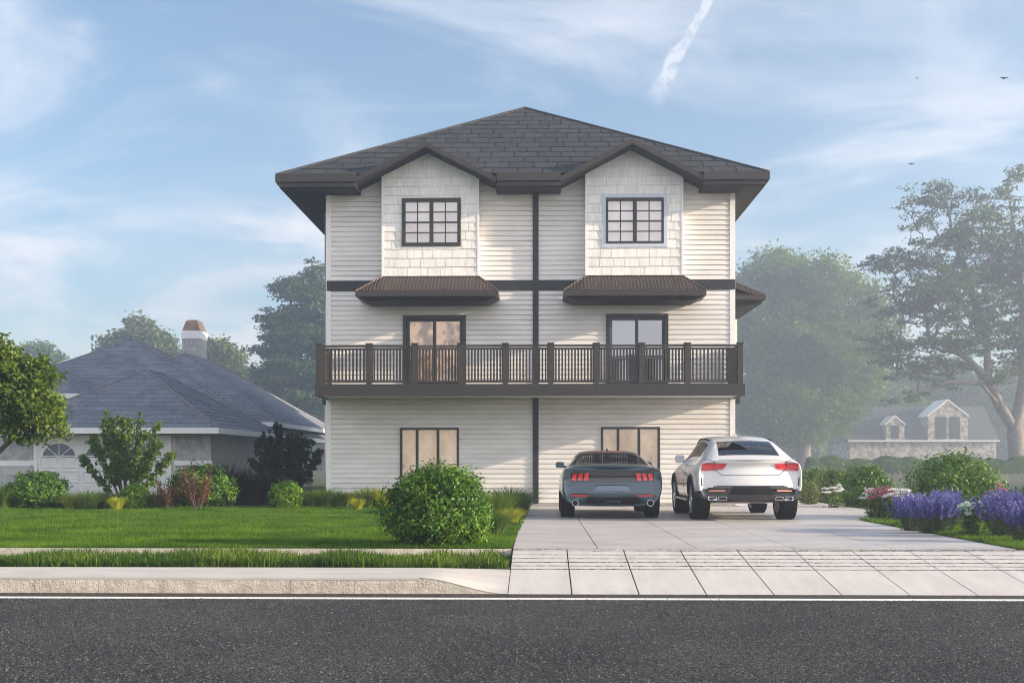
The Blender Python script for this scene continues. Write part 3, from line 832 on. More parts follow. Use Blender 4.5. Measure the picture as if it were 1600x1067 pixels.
def patch(bvh, q, off=.012, n=10, m=4, deep=.03, axis='rear', zr=None):
    """panel lying on the skin: q = 4 corners (x,z) anticlockwise seen from behind, projected along +y (rear) or sideways"""
    MBo = MB(); G = []
    for j in range(m + 1):
        row = []
        for i in range(n + 1):
            s, t = i / n, j / m
            a = [(1-s)*(1-t)*q[0][k] + s*(1-t)*q[1][k] + s*t*q[2][k] + (1-s)*t*q[3][k] for k in (0, 1)]
            if axis == 'rear': h = bvh.ray_cast(EN((a[0], -3, a[1])), EN((0, 1, 0))); p = h[0] if h[0] else EN((a[0], .3, a[1])); row.append(EN((p.x, p.y - off, p.z)))
            elif axis == 'top': h = bvh.ray_cast(EN((a[0], a[1], 5)), EN((0, 0, -1))); p = h[0] if h[0] else EN((a[0], a[1], 1)); row.append(EN((p.x, p.y, p.z + off)))
            else:
                sg = -1 if axis == 'left' else 1
                h = bvh.ray_cast(EN((sg * 3, a[0], a[1])), EN((-sg, 0, 0))); p = h[0] if h[0] else EN((sg, a[0], a[1])); row.append(EN((p.x + sg * off, p.y, p.z)))
        G.append(row)
    d = {'rear': (0, deep, 0), 'top': (0, 0, -deep), 'left': (deep, 0, 0), 'right': (-deep, 0, 0)}[axis]
    vs = [p for r in G for p in r]; fs = []
    W = n + 1
    for j in range(m):
        for i in range(n): fs.append((j*W+i, j*W+i+1, (j+1)*W+i+1, (j+1)*W+i))
    B = len(vs)
    rim = [i for i in range(W)] + [j*W+n for j in range(1, m+1)] + [m*W+i for i in range(n-1, -1, -1)] + [j*W for j in range(m-1, 0, -1)]
    vs += [vs[i] + EN(d) for i in rim]
    for k in range(len(rim)): fs.append((rim[k], rim[(k+1) % len(rim)], B + (k+1) % len(rim), B + k))
    return MBo.add(vs, fs)
def put(mb, name, m, parent, root, smooth=True):
    o = mb_local(mb, name, m, parent, smooth); return o
def mb_local(mb, name, m, parent, smooth=False):
    me = bpy.data.meshes.new(name); me.from_pydata(mb.v, [], mb.f)
    bm = bmesh.new(); bm.from_mesh(me); bmesh.ops.recalc_face_normals(bm, faces=bm.faces); bm.to_mesh(me); bm.free()
    o = link(name, me, m, parent, smooth)
    if smooth: o.data.set_sharp_from_angle(angle=rad(35))
    return o
def lathe(prof, n=40, x0=0.):
    """prof: (x, r) list turned about the x axis"""
    m = MB(); vs = []
    for k in range(n):
        a = 2 * math.pi * k / n
        vs += [(x0 + x, r * math.cos(a), r * math.sin(a)) for x, r in prof]
    q = len(prof); fs = []
    for k in range(n):
        for i in range(q - 1): fs.append((k*q+i, k*q+i+1, ((k+1) % n)*q+i+1, ((k+1) % n)*q+i))
    return m.add(vs, fs)
def wheel(root, x, y, r, w, side, rimm, spokes):
    """x = outer face; side = -1 left, 1 right"""
    loc = EN((x, y, r)); s = side
    def shift(m): m.v = [(a + loc.x, b + loc.y, c + loc.z) for a, b, c in m.v]; return m
    rr = r * .70
    hub = shift(lathe([(-s*w*.55, .0), (-s*w*.55, rr*.5), (-s*w*.30, rr*.55), (-s*w*.28, 0)], 24))
    wo = mb_local(hub, 'wheel', mt['plastic'], root, True)
    t = shift(lathe([(-s*w*.02, rr), (0, rr*1.05), (0, r*.9), (-s*w*.06, r*.985), (-s*w*.2, r), (-s*w*.8, r), (-s*w*.94, r*.985), (-s*w, r*.9), (-s*w, rr*1.05), (-s*w*.98, rr)], 48))
    tr = []
    for k in range(4):
        gx_ = -s * w * (.27 + .15 * k); tr.append(gx_)
    mb_local(t, 'tyre', mt['rubber'], wo, True)
    rm = shift(lathe([(-s*w*.04, rr*1.0), (-s*w*.015, rr*1.02), (-s*w*.05, rr*.93), (-s*w*.5, rr*.86), (-s*w*.92, rr*.93), (-s*w*.96, rr*1.0)], 40))
    for k in range(spokes):
        a = 2 * math.pi * k / spokes; ca, sa = math.cos(a), math.sin(a)
        for d in (-.10, .10):
            q = []
            for (ra, hw, dx) in ((.14, .055, .10), (.93, .035, .04)):
                cx, cz = (ra * ca - d * ra * sa) * rr, (ra * sa + d * ra * ca) * rr
                px_, pz = -sa * hw * r * .8, ca * hw * r * .8
                q += [(-s*w*dx, cx + px_, cz + pz), (-s*w*dx, cx - px_, cz - pz), (-s*w*(dx+.12), cx - px_, cz - pz), (-s*w*(dx+.12), cx + px_, cz + pz)]
            rm.add([(a_ + loc.x, b_ + loc.y, c_ + loc.z) for a_, b_, c_ in q], [(0,1,5,4), (1,2,6,5), (2,3,7,6), (3,0,4,7)])
    cap = shift(lathe([(-s*w*.03, 0), (-s*w*.03, rr*.13), (-s*w*.09, rr*.17), (-s*w*.2, rr*.17)], 20)); rm.add(cap.v, cap.f)
    mb_local(rm, 'rim', rimm, wo, True)
def ring_pipe(bx, y, bz, r, ln):
    m = MB(); n = 24; vs = []
    prof = [(r*.80, ln), (r*.80, 0), (r, 0), (r, ln)]
    for k in range(n):
        a = 2 * math.pi * k / n; vs += [(bx + q * math.cos(a), y + d, bz + q * math.sin(a)) for q, d in prof]
    fs = []
    for k in range(n):
        for i in range(3): fs.append((k*4+i, k*4+i+1, ((k+1) % n)*4+i+1, ((k+1) % n)*4+i))
    m.add(vs, fs); 
    m2 = MB(); m2.add([(bx + r*.8*math.cos(2*math.pi*k/n), y + .05, bz + r*.8*math.sin(2*math.pi*k/n)) for k in range(n)], [tuple(range(n))])
    return m, m2
def mirror_mb(px, y, z, s, w, h, d=.12):
    """door mirror: rounded shell on a stalk, px = inner end"""
    m = MB(); pts = []
    prof = [(0, .25), (.06, .42), (.35, .5), (.8, .5), (.95, .38), (1, .15), (1, -.2), (.93, -.42), (.75, -.5), (.3, -.5), (.05, -.38), (0, -.1)]
    k = len(prof)
    for sc, dy in ((.92, 0), (1, .02), (.96, d * .5), (.7, d), (.3, d * 1.15)):
        pts += [(px + s * w * (.5 + (a - .5) * sc), y + dy, z + h * b * sc) for a, b in prof]
    fs = [tuple(range(k))]
    for r_ in range(4): fs += [(r_*k+i, r_*k+(i+1) % k, (r_+1)*k+(i+1) % k, (r_+1)*k+i) for i in range(k)]
    fs.append(tuple(range(4*k, 5*k)))
    m.add(pts, fs)
    m.tube((px - s * .14, y + .05, z - h * .45), (px + s * w * .3, y + .05, z - h * .25), .035, .03, 8)
    return m
def seat_mb(x, y, z, w, h):
    m = MB(); 
    def rbox(cx, cz, hw, hh, y0, y1):
        k = 12; vs = []
        for yy, sc in ((y0, .85), (y0 + .03, 1), (y1 - .03, 1), (y1, .85)):
            for i in range(k):
                a = 2 * math.pi * i / k; c, s_ = math.cos(a), math.sin(a)
                vs.append((cx + hw * sc * (abs(c) ** .5) * (1 if c > 0 else -1), yy, cz + hh * sc * (abs(s_) ** .5) * (1 if s_ > 0 else -1)))
        fs = [tuple(range(k)), tuple(range(3*k, 4*k))]
        for r_ in range(3): fs += [(r_*k+i, r_*k+(i+1) % k, (r_+1)*k+(i+1) % k, (r_+1)*k+i) for i in range(k)]
        m.add(vs, fs)
    rbox(x, z, w, h, y, y + .18); rbox(x, z + h + .12, w * .5, .11, y + .02, y + .14)
    return m

# ---------------------------------------------------------------- blue coupe
YR = 26.3
cxX = gx(957.5, YR)
coupe = empty('parked_car', (cxX, YR, 0), 'slate blue coupe with triple bar red tail lamps parked nose to the house', 'car')
#      y     zb   xs    xm    zs    xb    xt    ze    zt
st = [(0.00, .33, .93, 1.08, 1.10, 1.00, .90, 1.13, 1.15),
      (0.10, .31, 1.00, 1.14, 1.12, 1.06, .93, 1.19, 1.215),
      (0.40, .29, 1.02, 1.175, 1.13, 1.08, .93, 1.195, 1.23),
      (0.80, .28, 1.03, 1.19, 1.13, 1.08, .90, 1.23, 1.27),
      (1.35, .26, 1.04, 1.195, 1.12, 1.07, .815, 1.40, 1.45),
      (2.00, .24, 1.05, 1.16, 1.09, 1.0, .745, 1.535, 1.59),
      (2.60, .24, 1.06, 1.14, 1.08, .98, .735, 1.565, 1.625),
      (3.20, .24, 1.06, 1.14, 1.07, .98, .75, 1.51, 1.58),
      (3.75, .24, 1.06, 1.15, 1.06, 1.0, .81, 1.31, 1.39),
      (4.15, .25, 1.05, 1.17, 1.05, 1.06, .92, 1.15, 1.21),
      (4.75, .27, 1.04, 1.17, 1.00, 1.05, .90, 1.07, 1.12),
      (5.30, .30, 1.00, 1.12, .90, .98, .84, .95, 1.00),
      (5.60, .36, .85, .96, .74, .82, .70, .78, .81)]
prof = [(.30, .16), (.45, .03), (.55, 0), (.74, .02), (.84, .08), (1.04, .10), (1.10, .06), (1.16, .04)]
body, bv = loft_car('coupe', coupe, st, prof, .16, (1.30, 4.40), .43, .72, mt['carblue'], (3, 5, 8), (5, 9, 7), (7, 9, 9))
def rp(px, py, Y=YR, c=None): 
    p = at(px, py, Y); return (p[0] - (cxX if c is None else c), p[2])
def rq(px0, py0, px1, py1, Y=YR, c=None):
    return [rp(px0, py1, Y, c), rp(px1, py1, Y, c), rp(px1, py0, Y, c), rp(px0, py0, Y, c)]
# gloss centre panel and lamps
mb_local(patch(bv, rq(892.5, 737.2, 1023.5, 753.2), .010, 24, 4), 'tail_panel', mt['gloss'], coupe, True)
for side in (-1, 1):
    hs = patch(bv, [(side * x, z) for x, z in [(.52, .865), (.955, .885), (.945, 1.045), (.50, 1.075)]], .022, 10, 4)
    lo = mb_local(hs, 'tail_lamp', mt['gloss'], coupe, True)
    for k in range(3):
        a = .548 + k * .138; w = .092
        q = [(side * x, z) for x, z in [(a + .012, .89), (a + w + .02, .895 + .006 * k), (a + w - .008, 1.06 - .012 * k), (a - .012, 1.065 - .01 * k)]]
        mb_local(patch(bv, q, .055, 4, 5, .05), 'lamp_bar', mt['brightred'], lo, True)
    mb_local(patch(bv, [(side * x, z) for x, z in [(.56, .515), (.94, .53), (.95, .575), (.54, .56)]], .012, 8, 2), 'reflector', mt['redlamp'], coupe, True)
    x = side * .855
    p, c = ring_pipe(x, -.03, .385, .078, .28); po = mb_local(p, 'exhaust', mt['chrome'], coupe, True); mb_local(c, 'exhaust_bore', mt['seam'], po)
    mm = mirror_mb(side * 1.03, 3.62, 1.24, side, .225, .155); mo = mb_local(mm, 'door_mirror', mt['carblue'], coupe, True)
# spoiler lip, plate recess, diffuser
m = MB(); n = 24; vs = []
for i in range(n + 1):
    t = -1 + 2 * i / n; x = .97 * t; yy = .015 + .20 * t * t; zz = 1.205 - .030 * t * t
    vs += [(x, yy, zz), (x, yy + .02, zz + .022), (x, yy + .20, zz + .012), (x, yy + .16, zz - .03), (x, yy + .02, zz - .022)]
fs = []
for i in range(n): fs += [(i*5+k, i*5+(k+1) % 5, (i+1)*5+(k+1) % 5, (i+1)*5+k) for k in range(5)]
m.add(vs, fs + [(0,1,2,3,4), tuple(n*5+k for k in range(5))]); mb_local(m, 'spoiler', mt['carblue'], coupe, True)
mb_local(patch(bv, [(-.42, .655), (.42, .655), (.34, .775), (-.34, .775)], .006, 12, 3), 'plate_recess', paint('recess_blue', (.10, .15, .19), .2, .3), coupe, True)
mb_local(patch(bv, [(-.40, .776), (.40, .776), (.38, .79), (-.38, .79)], .012, 12, 1), 'recess_lip', mt['seam'], coupe, True)
mb_local(patch(bv, [(-.66, .355), (.66, .355), (.58, .515), (-.58, .515)], .012, 16, 4, .08), 'diffuser', mt['plastic'], coupe, True)
fr = MB()
for a, b in (((-.74, .36), (-.58, .525)), ((-.58, .525), (.58, .525)), ((.58, .525), (.74, .36)), ((-.21, .50), (-.13, .37)), ((.21, .50), (.13, .37)), ((-.15, .42), (.15, .42))):
    fr.tube((a[0], -.002 + .1 * a[0]**2 + (.09 if a[1] < .4 else 0), a[1]), (b[0], -.002 + .1 * b[0]**2 + (.09 if b[1] < .4 else 0), b[1]), .013, .013, 6)
mb_local(fr, 'diffuser_trim', mt['carblue'], coupe, True)
mb_local(patch(bv, [(-.36, 2.02), (.36, 2.02), (.36, 1.96), (-.36, 1.96)], .006, 10, 1, .02, 'top'), 'brake_strip', mt['redlamp'], coupe, True)
m = MB(); m.prism([(-.03, 2.25, 1.60), (.03, 2.25, 1.60), (.012, 2.42, 1.655), (-.012, 2.42, 1.655)], (0, .06, 0)); mb_local(m, 'antenna', mt['carblue'], coupe)
for side in (-1, 1):
    wheel(coupe, side * 1.165, 1.30, .43, .33, side, mt['darkrim'], 5); wheel(coupe, side * 1.15, 4.40, .43, .30, side, mt['darkrim'], 5)
    for yy in (1.9, 2.9): 
        sm = seat_mb(side * .42, yy, 1.0, .26, .26); mb_local(sm, 'seat', mt['seat'], coupe, True)
    ax = 'left' if side < 0 else 'right'
    mb_local(patch(bv, [(2.0, .88), (2.25, .88), (2.25, .92), (2.0, .92)], .015, 4, 1, .02, ax), 'door_handle', mt['carblue'], coupe, True)
    mb_local(patch(bv, [(1.95, .34), (1.965, .34), (1.965, 1.08), (1.95, 1.08)], .003, 1, 8, .01, ax), 'door_gap', mt['seam'], coupe)
mb_local(patch(bv, [(-.9, 1.11), (.9, 1.11), (.9, 1.118), (-.9, 1.118)], .004, 24, 1, .01), 'boot_gap', mt['seam'], coupe)

# ---------------------------------------------------------------- white crossover
YR2 = 25.4
cx2 = gx(1174.5, YR2)
suv = empty('parked_car', (cx2, YR2, 0), 'white crossover with black rear bumper and wide red tail lamps beside the driveway flowers', 'car')
st = [(0.00, .46, .96, 1.07, 1.22, 1.00, .90, 1.30, 1.33),
      (0.10, .43, 1.02, 1.14, 1.25, 1.06, .90, 1.345, 1.375),
      (0.32, .41, 1.05, 1.18, 1.27, 1.08, .86, 1.43, 1.46),
      (0.62, .39, 1.07, 1.195, 1.28, 1.08, .825, 1.58, 1.62),
      (1.15, .36, 1.08, 1.20, 1.28, 1.02, .765, 1.76, 1.82),
      (1.80, .34, 1.09, 1.18, 1.26, .99, .735, 1.86, 1.925),
      (2.50, .34, 1.09, 1.17, 1.24, .99, .73, 1.895, 1.965),
      (3.10, .34, 1.09, 1.17, 1.22, .99, .74, 1.865, 1.945),
      (3.60, .34, 1.09, 1.18, 1.21, 1.0, .79, 1.66, 1.76),
      (4.10, .35, 1.09, 1.19, 1.20, 1.08, .92, 1.34, 1.42),
      (4.80, .38, 1.08, 1.19, 1.15, 1.06, .92, 1.24, 1.31),
      (5.40, .41, 1.02, 1.12, 1.04, .98, .84, 1.10, 1.15),
      (5.70, .46, .90, 1.00, .88, .86, .74, .93, .97)]
prof = [(.42, .14), (.55, .03), (.68, 0), (.84, .0), (.95, .03), (1.05, .10), (1.20, .12), (1.30, .05), (1.36, .03)]
body2, bv2 = loft_car('suv', suv, st, prof, .22, (1.22, 4.55), .47, .74, mt['carwhite'], (2, 4, 9), (4, 9, 7), (7, 9, 9), 3, lambda c: c.y < .78 and c.z < .80 - .12 * max(0, abs(c.x) - .70) / .45)
R2 = lambda *a: rq(*a, Y=YR2, c=cx2)
# black lower bumper, lamps, exhausts
mb_local(patch(bv2, [(-.98, .705), (.98, .705), (.72, .80), (-.72, .80)], .012, 30, 3, .05), 'bumper_insert', mt['gloss'], suv, True)
mb_local(patch(bv2, [(-.48, .60), (.48, .60), (.40, .78), (-.40, .78)], .026, 16, 3, .04), 'plate_panel', mt['plastic'], suv, True)
mb_local(patch(bv2, [(-.80, .40), (.80, .40), (.78, .465), (-.78, .465)], .0, 16, 2, .2), 'diffuser', mt['plastic'], suv, True)
for side in (-1, 1):
    lo = mb_local(patch(bv2, [(side * x, z) for x, z in [(.60, 1.155), (1.055, 1.12), (1.06, 1.29), (.52, 1.275)]], .022, 14, 5, .05), 'tail_lamp', mt['redlamp'], suv, True)
    mb_local(patch(bv2, [(side * x, z) for x, z in [(.64, 1.19), (1.04, 1.165), (1.045, 1.25), (.60, 1.245)]], .032, 12, 3, .03), 'lamp_bar', mt['brightred'], lo, True)
    mb_local(patch(bv2, [(side * x, z) for x, z in [(.795, 1.12), (.80, 1.12), (.80, 1.29), (.795, 1.29)]], .040, 1, 4, .03), 'lamp_gap', mt['seam'], lo)
    mb_local(patch(bv2, [(side * x, z) for x, z in [(.56, .675), (.92, .665), (.90, .695), (.58, .700)]], .030, 8, 1, .02), 'reflector', M('reflector_pink', (.75,.32,.25), (.6,.2,.16), .2, emis=.1), suv, True)
    for k in range(2):
        a = .52 + k * .215
        q = [(side * x, z) for x, z in [(a, .475), (a + .19, .475), (a + .205, .555), (a + .02, .555)]]
        eo = mb_local(patch(bv2, q, .075, 6, 2, .08), 'exhaust', mt['chrome'], suv, False)
        c_ = (sum(p[0] for p in q) / 4, sum(p[1] for p in q) / 4)
        q2 = [(c_[0] + (p[0] - c_[0]) * .84, c_[1] + (p[1] - c_[1]) * .66) for p in q]
        mb_local(patch(bv2, q2, .079, 4, 2, .01), 'exhaust_bore', mt['seam'], eo)
    mb_local(patch(bv2, [(side * x, z) for x, z in [(1.05, .79), (1.075, .79), (1.085, .98), (1.065, .98)]], .012, 1, 4, .03), 'bumper_vent', mt['seam'], suv)
    mo = mb_local(mirror_mb(side * .99, 3.85, 1.40, side, .23, .21, .14), 'door_mirror', mt['carwhite'], suv, True)
    ax = 'left' if side < 0 else 'right'
    for yy in (1.62, 2.72):
        mb_local(patch(bv2, [(yy, 1.06), (yy + .26, 1.06), (yy + .26, 1.10), (yy, 1.10)], .025, 4, 1, .03, ax), 'door_handle', mt['carwhite'], suv, True)
    for yy in (1.50, 2.62, 3.72):
        mb_local(patch(bv2, [(yy, .55), (yy + .012, .55), (yy + .012, 1.25), (yy, 1.25)], .003, 1, 8, .01, ax), 'door_gap', mt['seam'], suv)
    mb_local(patch(bv2, [(1.75, .36), (4.0, .36), (4.0, .47), (1.75, .47)], .03, 12, 2, .06, ax), 'side_sill', mt['plastic'], suv, True)
    m = MB(); m.tube((side * 1.17, 1.85, .43), (side * 1.17, 3.95, .43), .03, .03, 8); mb_local(m, 'running_board', mt['rim'], suv, True)
    # black wheel arch lips
    for ay in (1.22, 4.55):
        m = MB(); pr = None
        for k in range(25):
            t = math.pi * (k - 1.5) / 21; yy, zz = ay + .545 * math.cos(t), .47 + .545 * math.sin(t)
            if zz < .36: pr = None; continue
            h = bv2.ray_cast(EN((side * 3, yy, zz)), EN((-side, 0, 0)))
            if not h[0]: pr = None; continue
            p = (h[0].x + side * .004, yy, zz)
            if pr: m.tube(pr, p, .032, .032, 6)
            pr = p
        mb_local(m, 'arch_trim', mt['plastic'], suv, True)
    m = MB(); pr = None
    for k in range(13):
        yy = 1.5 + 1.9 * k / 12; x = side * .715
        h = bv2.ray_cast(EN((x, yy, 5)), EN((0, 0, -1)))
        if h[0]:
            p = (x, yy, h[0].z + .02)
            if pr: m.tube(pr, p, .02, .02, 6)
            pr = p
    mb_local(m, 'roof_rail', mt['plastic'], suv, True)
    wheel(suv, side * 1.185, 1.22, .47, .40, side, mt['rim'], 5); wheel(suv, side * 1.17, 4.55, .47, .38, side, mt['rim'], 5)
    for yy in (2.1, 3.2): mb_local(seat_mb(side * .45, yy, 1.25, .28, .28), 'seat', mt['seat'], suv, True)
# tailgate outline
m = MB()
ol = [(-.98, 1.38), (-.80, 1.34), (-.74, 1.12), (-.62, 1.025), (.62, 1.025), (.74, 1.12), (.80, 1.34), (.98, 1.38)]
pts = []
for (a, b), (c, d) in zip(ol, ol[1:]):
    for k in range(8):
        t = k / 8; x, z = a + (c - a) * t, b + (d - b) * t
        h = bv2.ray_cast(EN((x, -3, z)), EN((0, 1, 0)))
        if h[0]: pts.append((x, h[0].y - .001, z))
for p, q in zip(pts, pts[1:]): m.tube(p, q, .007, .007, 4)
mb_local(m, 'tailgate_gap', mt['seam'], suv)
m = MB(); n = 24; vs = []
for i in range(n + 1):
    t = -1 + 2 * i / n; x = .90 * t; yy = .02 + .17 * t * t; zz = 1.372 - .02 * t * t
    vs += [(x, yy, zz), (x, yy + .03, zz + .02), (x, yy + .16, zz + .02), (x, yy + .14, zz - .03), (x, yy + .03, zz - .02)]
fs = []
for i in range(n): fs += [(i*5+k, i*5+(k+1) % 5, (i+1)*5+(k+1) % 5, (i+1)*5+k) for k in range(5)]
m.add(vs, fs + [(0,1,2,3,4), tuple(n*5+k for k in range(5))]); mb_local(m, 'spoiler', mt['carwhite'], suv, True)
m = MB(); m.prism([(-.035, 2.0, 1.93), (.035, 2.0, 1.93), (.012, 2.18, 2.0), (-.012, 2.18, 2.0)], (0, .08, 0)); mb_local(m, 'antenna', mt['carwhite'], suv)
# ================================================================== ground
XD0, XD1 = -.41, 7.22
YK, YS, YL = 14.73, 16.15, 17.60                  # kerb face, back of pavement, lawn edge
ZR, ZP = -.364, -.158
def speckle(name, base, dark, light, rough=.85, s1=260, bump=.9, big=((.85,.85,.86),(1.15,1.12,1.08))):
    m, nt, out = newmat(name); L = nt.links.new
    tc = N(nt, 'ShaderNodeTexCoord')
    n1 = N(nt, 'ShaderNodeTexNoise', inp={'Scale': s1 * .4, 'Detail': 3, 'Roughness': .7}); L(tc.outputs['Object'], n1.inputs['Vector'])
    v = N(nt, 'ShaderNodeTexVoronoi', inp={'Scale': s1 * .35}); L(tc.outputs['Object'], v.inputs['Vector'])
    r1 = ramp(nt, [(.34, dark), (.44, base), (.58, base), (.74, light)]); 
    bw = N(nt, 'ShaderNodeSeparateColor'); L(v.outputs['Color'], bw.inputs[0])
    mxf = N(nt, 'ShaderNodeMix', data_type='FLOAT', inp={0: .45}); L(n1.outputs['Fac'], mxf.inputs[2]); L(bw.outputs[0], mxf.inputs[3]); L(mxf.outputs[0], r1.inputs[0])
    n2 = N(nt, 'ShaderNodeTexNoise', inp={'Scale': .55, 'Detail': 6, 'Roughness': .65, 'Distortion': .4}); L(tc.outputs['Object'], n2.inputs['Vector'])
    r2 = ramp(nt, [(.3, big[0]), (.7, big[1])]); L(n2.outputs['Fac'], r2.inputs[0])
    mm = N(nt, 'ShaderNodeVectorMath', operation='MULTIPLY'); L(r1.outputs[0], mm.inputs[0]); L(r2.outputs[0], mm.inputs[1])
    b = N(nt, 'ShaderNodeBsdfPrincipled', inp={'Roughness': rough, 'Specular IOR Level': .2}); L(mm.outputs[0], b.inputs['Base Color'])
    bp = N(nt, 'ShaderNodeBump', inp={'Strength': bump, 'Distance': .012}); L(mxf.outputs[0], bp.inputs['Height']); L(bp.outputs[0], b.inputs['Normal'])
    L(b.outputs[0], out.inputs[0]); return m
mt['asphalt'] = speckle('asphalt', (.032,.034,.039), (.010,.011,.012), (.12,.12,.122), .8, 190, .8, ((.50,.53,.58),(1.5,1.44,1.36)))
mt['concrete'] = M('drive_concrete', (.34,.325,.325), (.53,.51,.505), .55, nscale=.9, detail=10, bump=.2, bscale=70, bdist=.006, stretch=(.7,1.6,1), lo=.3, hi=.7)
mt['apron'] = M('apron_concrete', (.47,.45,.43), (.58,.56,.54), .7, nscale=1.6, detail=10, bump=.35, bscale=60, bdist=.008, stretch=(2.5,.6,1), lo=.3, hi=.7)
mt['pavement'] = M('pavement_concrete', (.44,.42,.40), (.56,.54,.51), .7, nscale=1.1, detail=9, bump=.3, bscale=60, bdist=.006, stretch=(1,3,1), lo=.3, hi=.7)
mt['kerb'] = M('kerb_stone', (.50,.465,.40), (.72,.68,.60), .9, nscale=6, detail=10, bump=1.0, bscale=32, bdist=.05)
mt['groove'] = speckle('groove_grit', (.035,.033,.03), (.01,.01,.01), (.20,.18,.15), .9, 90)
mt['soil'] = M('yard_ground', (.035,.040,.018), (.055,.062,.028), .95, nscale=1.5, bump=.5, bscale=20)
mt['turf'] = M('turf', (.022,.045,.006), (.045,.082,.012), .9, nscale=.8, detail=10, bump=.8, bscale=60, bdist=.03)
mt['line'] = M('line_paint', (.62,.62,.60), (.80,.80,.78), .6, nscale=14, lo=.3, hi=.5)
mt['gutter'] = speckle('gutter_asphalt', (.045,.040,.036), (.02,.02,.02), (.14,.13,.11), .9, 150)

R_ = 320
prof = [(-50, -.42), (-14, -.42), (14.72, -.42), (YL, -.42), (YL + .02, -.03), (60, -.03), (120, -.03), (335, -.03)]
V = []; Fc = []
xs = [-R_, -150, -40, 0, 40, 150, R_]
for y, z in prof: V += [(x, y, z) for x in xs]
for i in range(len(prof) - 1):
    for j in range(len(xs) - 1): a = i * len(xs) + j; Fc.append((a, a+1, a+1+len(xs), a+len(xs)))
tag(npmesh('ground', V, Fc, mt['soil']), kind='structure')
tag(MB().quad((-120, -13, ZR), (120, -13, ZR), (120, YK - .003, ZR), (-120, YK - .003, ZR)).build('road', mt['asphalt']), kind='structure')
yl0, yl1 = 1.704 * F / (936.9 - HZ), 1.704 * F / (934.1 - HZ)
tag(MB().quad((-120, yl0, ZR + .004), (120, yl0, ZR + .004), (120, yl1, ZR + .004), (-120, yl1, ZR + .004)).build('road_marking', mt['line']), kind='structure')
tag(MB().quad((-120, yl1 + .005, ZR + .004), (120, yl1 + .005, ZR + .004), (120, YK - .004, ZR + .004), (-120, YK - .004, ZR + .004)).build('gutter_strip', mt['gutter']), kind='structure')

# loose and half sunk stones of the worn asphalt
rs = np.random.RandomState(5); n = 120000
Y = 7.6 + 6.6 * rs.rand(n) ** 1.15; X = rs.uniform(-1, 1, n) * (Y * .5 + 1.2)
r = rs.uniform(.005, .0108, n); r = np.where(rs.rand(n) < .08, r * 1.5, r); a0 = rs.uniform(0, 6.28, n); hgt = r * rs.uniform(.6, 1.1, n)
ring = [np.stack([X + np.cos(a0 + k * 1.5708) * r * rs.uniform(.7, 1.2, n), Y + np.sin(a0 + k * 1.5708) * r * rs.uniform(.7, 1.2, n), np.full(n, ZR - .001)], 1) for k in range(4)]
top = np.stack([X + r * rs.uniform(-.3, .3, n), Y + r * rs.uniform(-.3, .3, n), ZR + hgt], 1)
V = np.stack(ring + [top], 1).reshape(-1, 3); b5 = np.arange(n)[:, None, None] * 5
Fc = (b5 + np.array([[0, 1, 4], [1, 2, 4], [2, 3, 4], [3, 0, 4]])[None]).reshape(-1, 3)
mt['chip'] = LM('asphalt_chips', [(.004,.004,.005), (.015,.016,.018), (.046,.047,.050), (.125,.122,.12), (.30,.29,.275)], 0, .8, 30)
tag(npmesh('gravel', V, Fc, mt['chip']), 'grey stone chips in the worn asphalt', 'gravel', kind='stuff')
# kerb stones, pavement and the drop down to the driveway crossing
XF0 = gx(655, YK); k = MB(); pv = MB()
x = XF0
while x > -60:
    k.box(x - .83 + .003, x - .002, YK, YK + .16, -.42, ZP - .03); x -= .83
nf = 30
zf = lambda t: ZP + (ZR + .006 - ZP) * (t * t * (3 - 2 * t))
for i in range(nf):
    ta, tb = i / nf, (i + 1) / nf; a = XF0 + (XD0 - XF0) * ta; b = XF0 + (XD0 - XF0) * tb
    k.add([(a, YK, -.42), (b, YK, -.42), (b, YK, zf(tb) - .004), (a, YK, zf(ta) - .004)], [(0,1,2,3)])
    for j in range(10):
        u0, u1 = j / 10, (j + 1) / 10; e_ = lambda u: u * u * (3 - 2 * u)
        hz_ = lambda t, u: zf(t) + (ZP - .022 * t - zf(t)) * u
        y_ = lambda u: YK - .004 + (YS - YK + .004) * u
        pv.quad((a, y_(u0), hz_(ta, u0)), (b, y_(u0), hz_(tb, u0)), (b, y_(u1), hz_(tb, u1)), (a, y_(u1), hz_(ta, u1)))
tag(k.build('kerb', mt['kerb']), kind='structure')
pv.box(-60, XF0, YK - .004, YS, ZP - .028, ZP)
pv.box(8.9, 60, YK, YS, -.4, ZP); pv.quad((7.62, YK, ZR), (8.9, YK, ZP), (8.9, YS, ZP), (7.62, YS, ZP - .02))
k2 = MB(); k2.add([(7.62, YK, -.42), (8.9, YK, -.42), (8.9, YK, ZP - .004), (7.62, YK, ZR - .004)], [(0,1,2,3)]); k2.box(8.9, 60, YK + .002, YK + .16, -.42, ZP - .03)
k2.add([(7.62, YK, -.42), (7.62, YL, -.42), (7.62, YL, -.005), (7.62, YK, ZR)], [(0,1,2,3)]); k2.quad((7.62, YS, ZP - .03), (60, YS, ZP - .014), (60, YL - .02, ZP - .014), (7.62, YL - .02, ZP - .03))
tag(k2.build('kerb', mt['kerb']), kind='structure')
tag(pv.build('pavement', mt['pavement']), kind='structure')
m = MB(); x = XD0 - .02
while x > -60: m.box(x - 1.6 + .008, x, YL - .02, YL + .035, -.42, -.004); x -= 1.6
m.box(7.7, 60, YL - .02, YL + .035, -.42, -.004)
tag(m.build('lawn_kerb', mt['kerb']), kind='structure')
tag(MB().quad((-60, YS, ZP - .012), (XD0, YS, ZP - .012), (XD0, YL - .02, ZP - .012), (-60, YL - .02, ZP - .012)).build('verge', mt['soil']), kind='structure')

